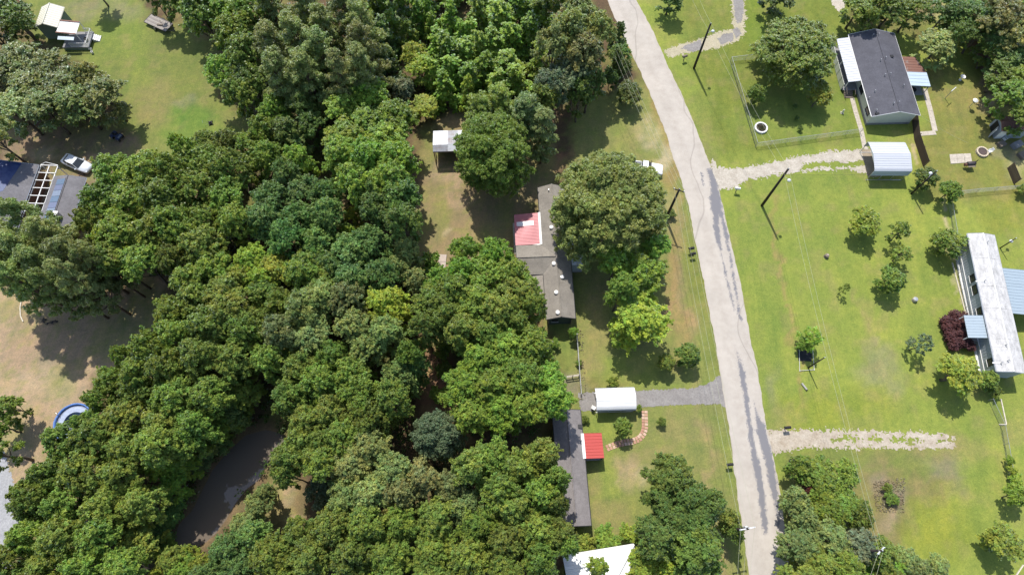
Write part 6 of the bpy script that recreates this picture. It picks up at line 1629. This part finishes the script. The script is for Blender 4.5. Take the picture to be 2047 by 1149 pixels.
# lawn ornaments
c = P(1683,226); root = thing('garden_ornament', 'pale lawn ornament in the front lawn of the charcoal house', 'ornament', (c.x, c.y, 0))
MB().lathe((0,0,0), [(0.2,0),(0.22,0.15),(0.12,0.4),(0.16,0.55),(0.10,0.75),(0.12,0.85),(0.03,0.95)], 12).build('figure', plain('pale_plaster', (0.6,0.6,0.45), 0.8), root); MB().box((0,0,0.04), (0.5,0.5,0.1)).build('plinth', CONC, root)
# clutter below the rusty shed
hh = [((2000,290),1.2,.9,.5,M_WOOD,'wooden crate in the clutter below the rusty shed, leftmost one'),((2030,292),1.6,1.0,.7,M_DECK,'grey crate in the clutter below the rusty shed, near the right edge'),((2042,312),1.3,1.1,.5,M_WOOD,'weathered crate at the right edge, below the shed clutter'),((2022,262),1.0,.8,.9,M_TRIM,'dark crate between the two white chairs below the rusty shed')]
for (px, w_, d_, h_, m, lab) in hh:
    c = P(*px); root = thing('crate', lab, 'crate', (c.x, c.y, 0), R(25), 'crates below the shed')
    for s in (-1, 1):
        for k in range(3):
            MB().span(-w_/2, w_/2, s*d_/2-0.02, s*d_/2+0.02, 0.02+k*h_/3, h_/3*(k+1)-0.03).build('slat', m, root); MB().span(s*w_/2-0.02+0.021*s, s*w_/2+0.02+0.021*s, -d_/2+.02, d_/2-.02, 0.02+k*h_/3, h_/3*(k+1)-0.03).build('slat', m, root)
    for k in range(4): MB().span(-w_/2+.02, w_/2-.02, -d_/2+k*d_/4+.02, -d_/2+(k+1)*d_/4-.02, h_-.02, h_+.02).build('lid_board', m, root)
# porch furniture seen under the blue porch edge
hf, fx, ys = porch_at
v = hf.w((fx+0.6, ys+0.4, 0.22))
root = thing('porch_table', 'small dark table under the blue edge of the charcoal house porch', 'table', (v.x, v.y, 0.22), hf.rz)
MB().lathe((0,0,0.68), [(0.5,0),(0.5,0.05),(0.05,0.06)], 16).build('table_top', M_BLACK, root); MB().tube([(0,0,0),(0,0,0.7)], 0.05, 8).build('leg', M_BLACK, root)
# rough weeds in the vacant lot and along the verges
rng = np.random.RandomState(21)
zones = [([(1745,960),(1810,955),(1805,1025),(1750,1020)], 420), ([(1150,660),(1165,660),(1172,800),(1158,800)], 120)]
C = []
for zn, m in zones:
    zw = np.array(W(zn)); xs = rng.uniform(zw[:,0].min(), zw[:,0].max(), m*4); ys2 = rng.uniform(zw[:,1].min(), zw[:,1].max(), m*4)
    ok = (poly_sdf(zw, xs, ys2) > 0) & (fbm(xs*.5, ys2*.5) > 0.30); C.append(np.stack([xs[ok], ys2[ok]], -1)[:m])
C = np.concatenate(C); n = len(C); k = 9; hh_ = rng.uniform(0.05, 0.2, n)
d = unit(rng.randn(n,k,3)+np.array([0,0,.6])); p = np.concatenate([C, (hh_*.5)[:,None]],1)[:,None] + d*rng.uniform(.2,1,(n,k,1))*hh_[:,None,None]; p[...,2] = np.maximum(p[...,2], .03)
col = rng.uniform(.7,1.35,(n,1,1))*np.ones((n,k,3)); col[...,0] *= rng.uniform(.9,1.1,(n,1))
me = leaf_mesh('rough_weeds', p.reshape(-1,3), unit(d+rng.randn(n,k,3)*.5).reshape(-1,3), rng.uniform(.08,.18,n*k), .5, col.reshape(-1,3), rng)
o = bpy.data.objects.new('rough_weeds', me); COL.objects.link(o); o.color = (0.34,0.29,0.20,1); tag(o, 'rough dead brush around the two small shrubs of the vacant lot', 'weeds', kind='stuff')
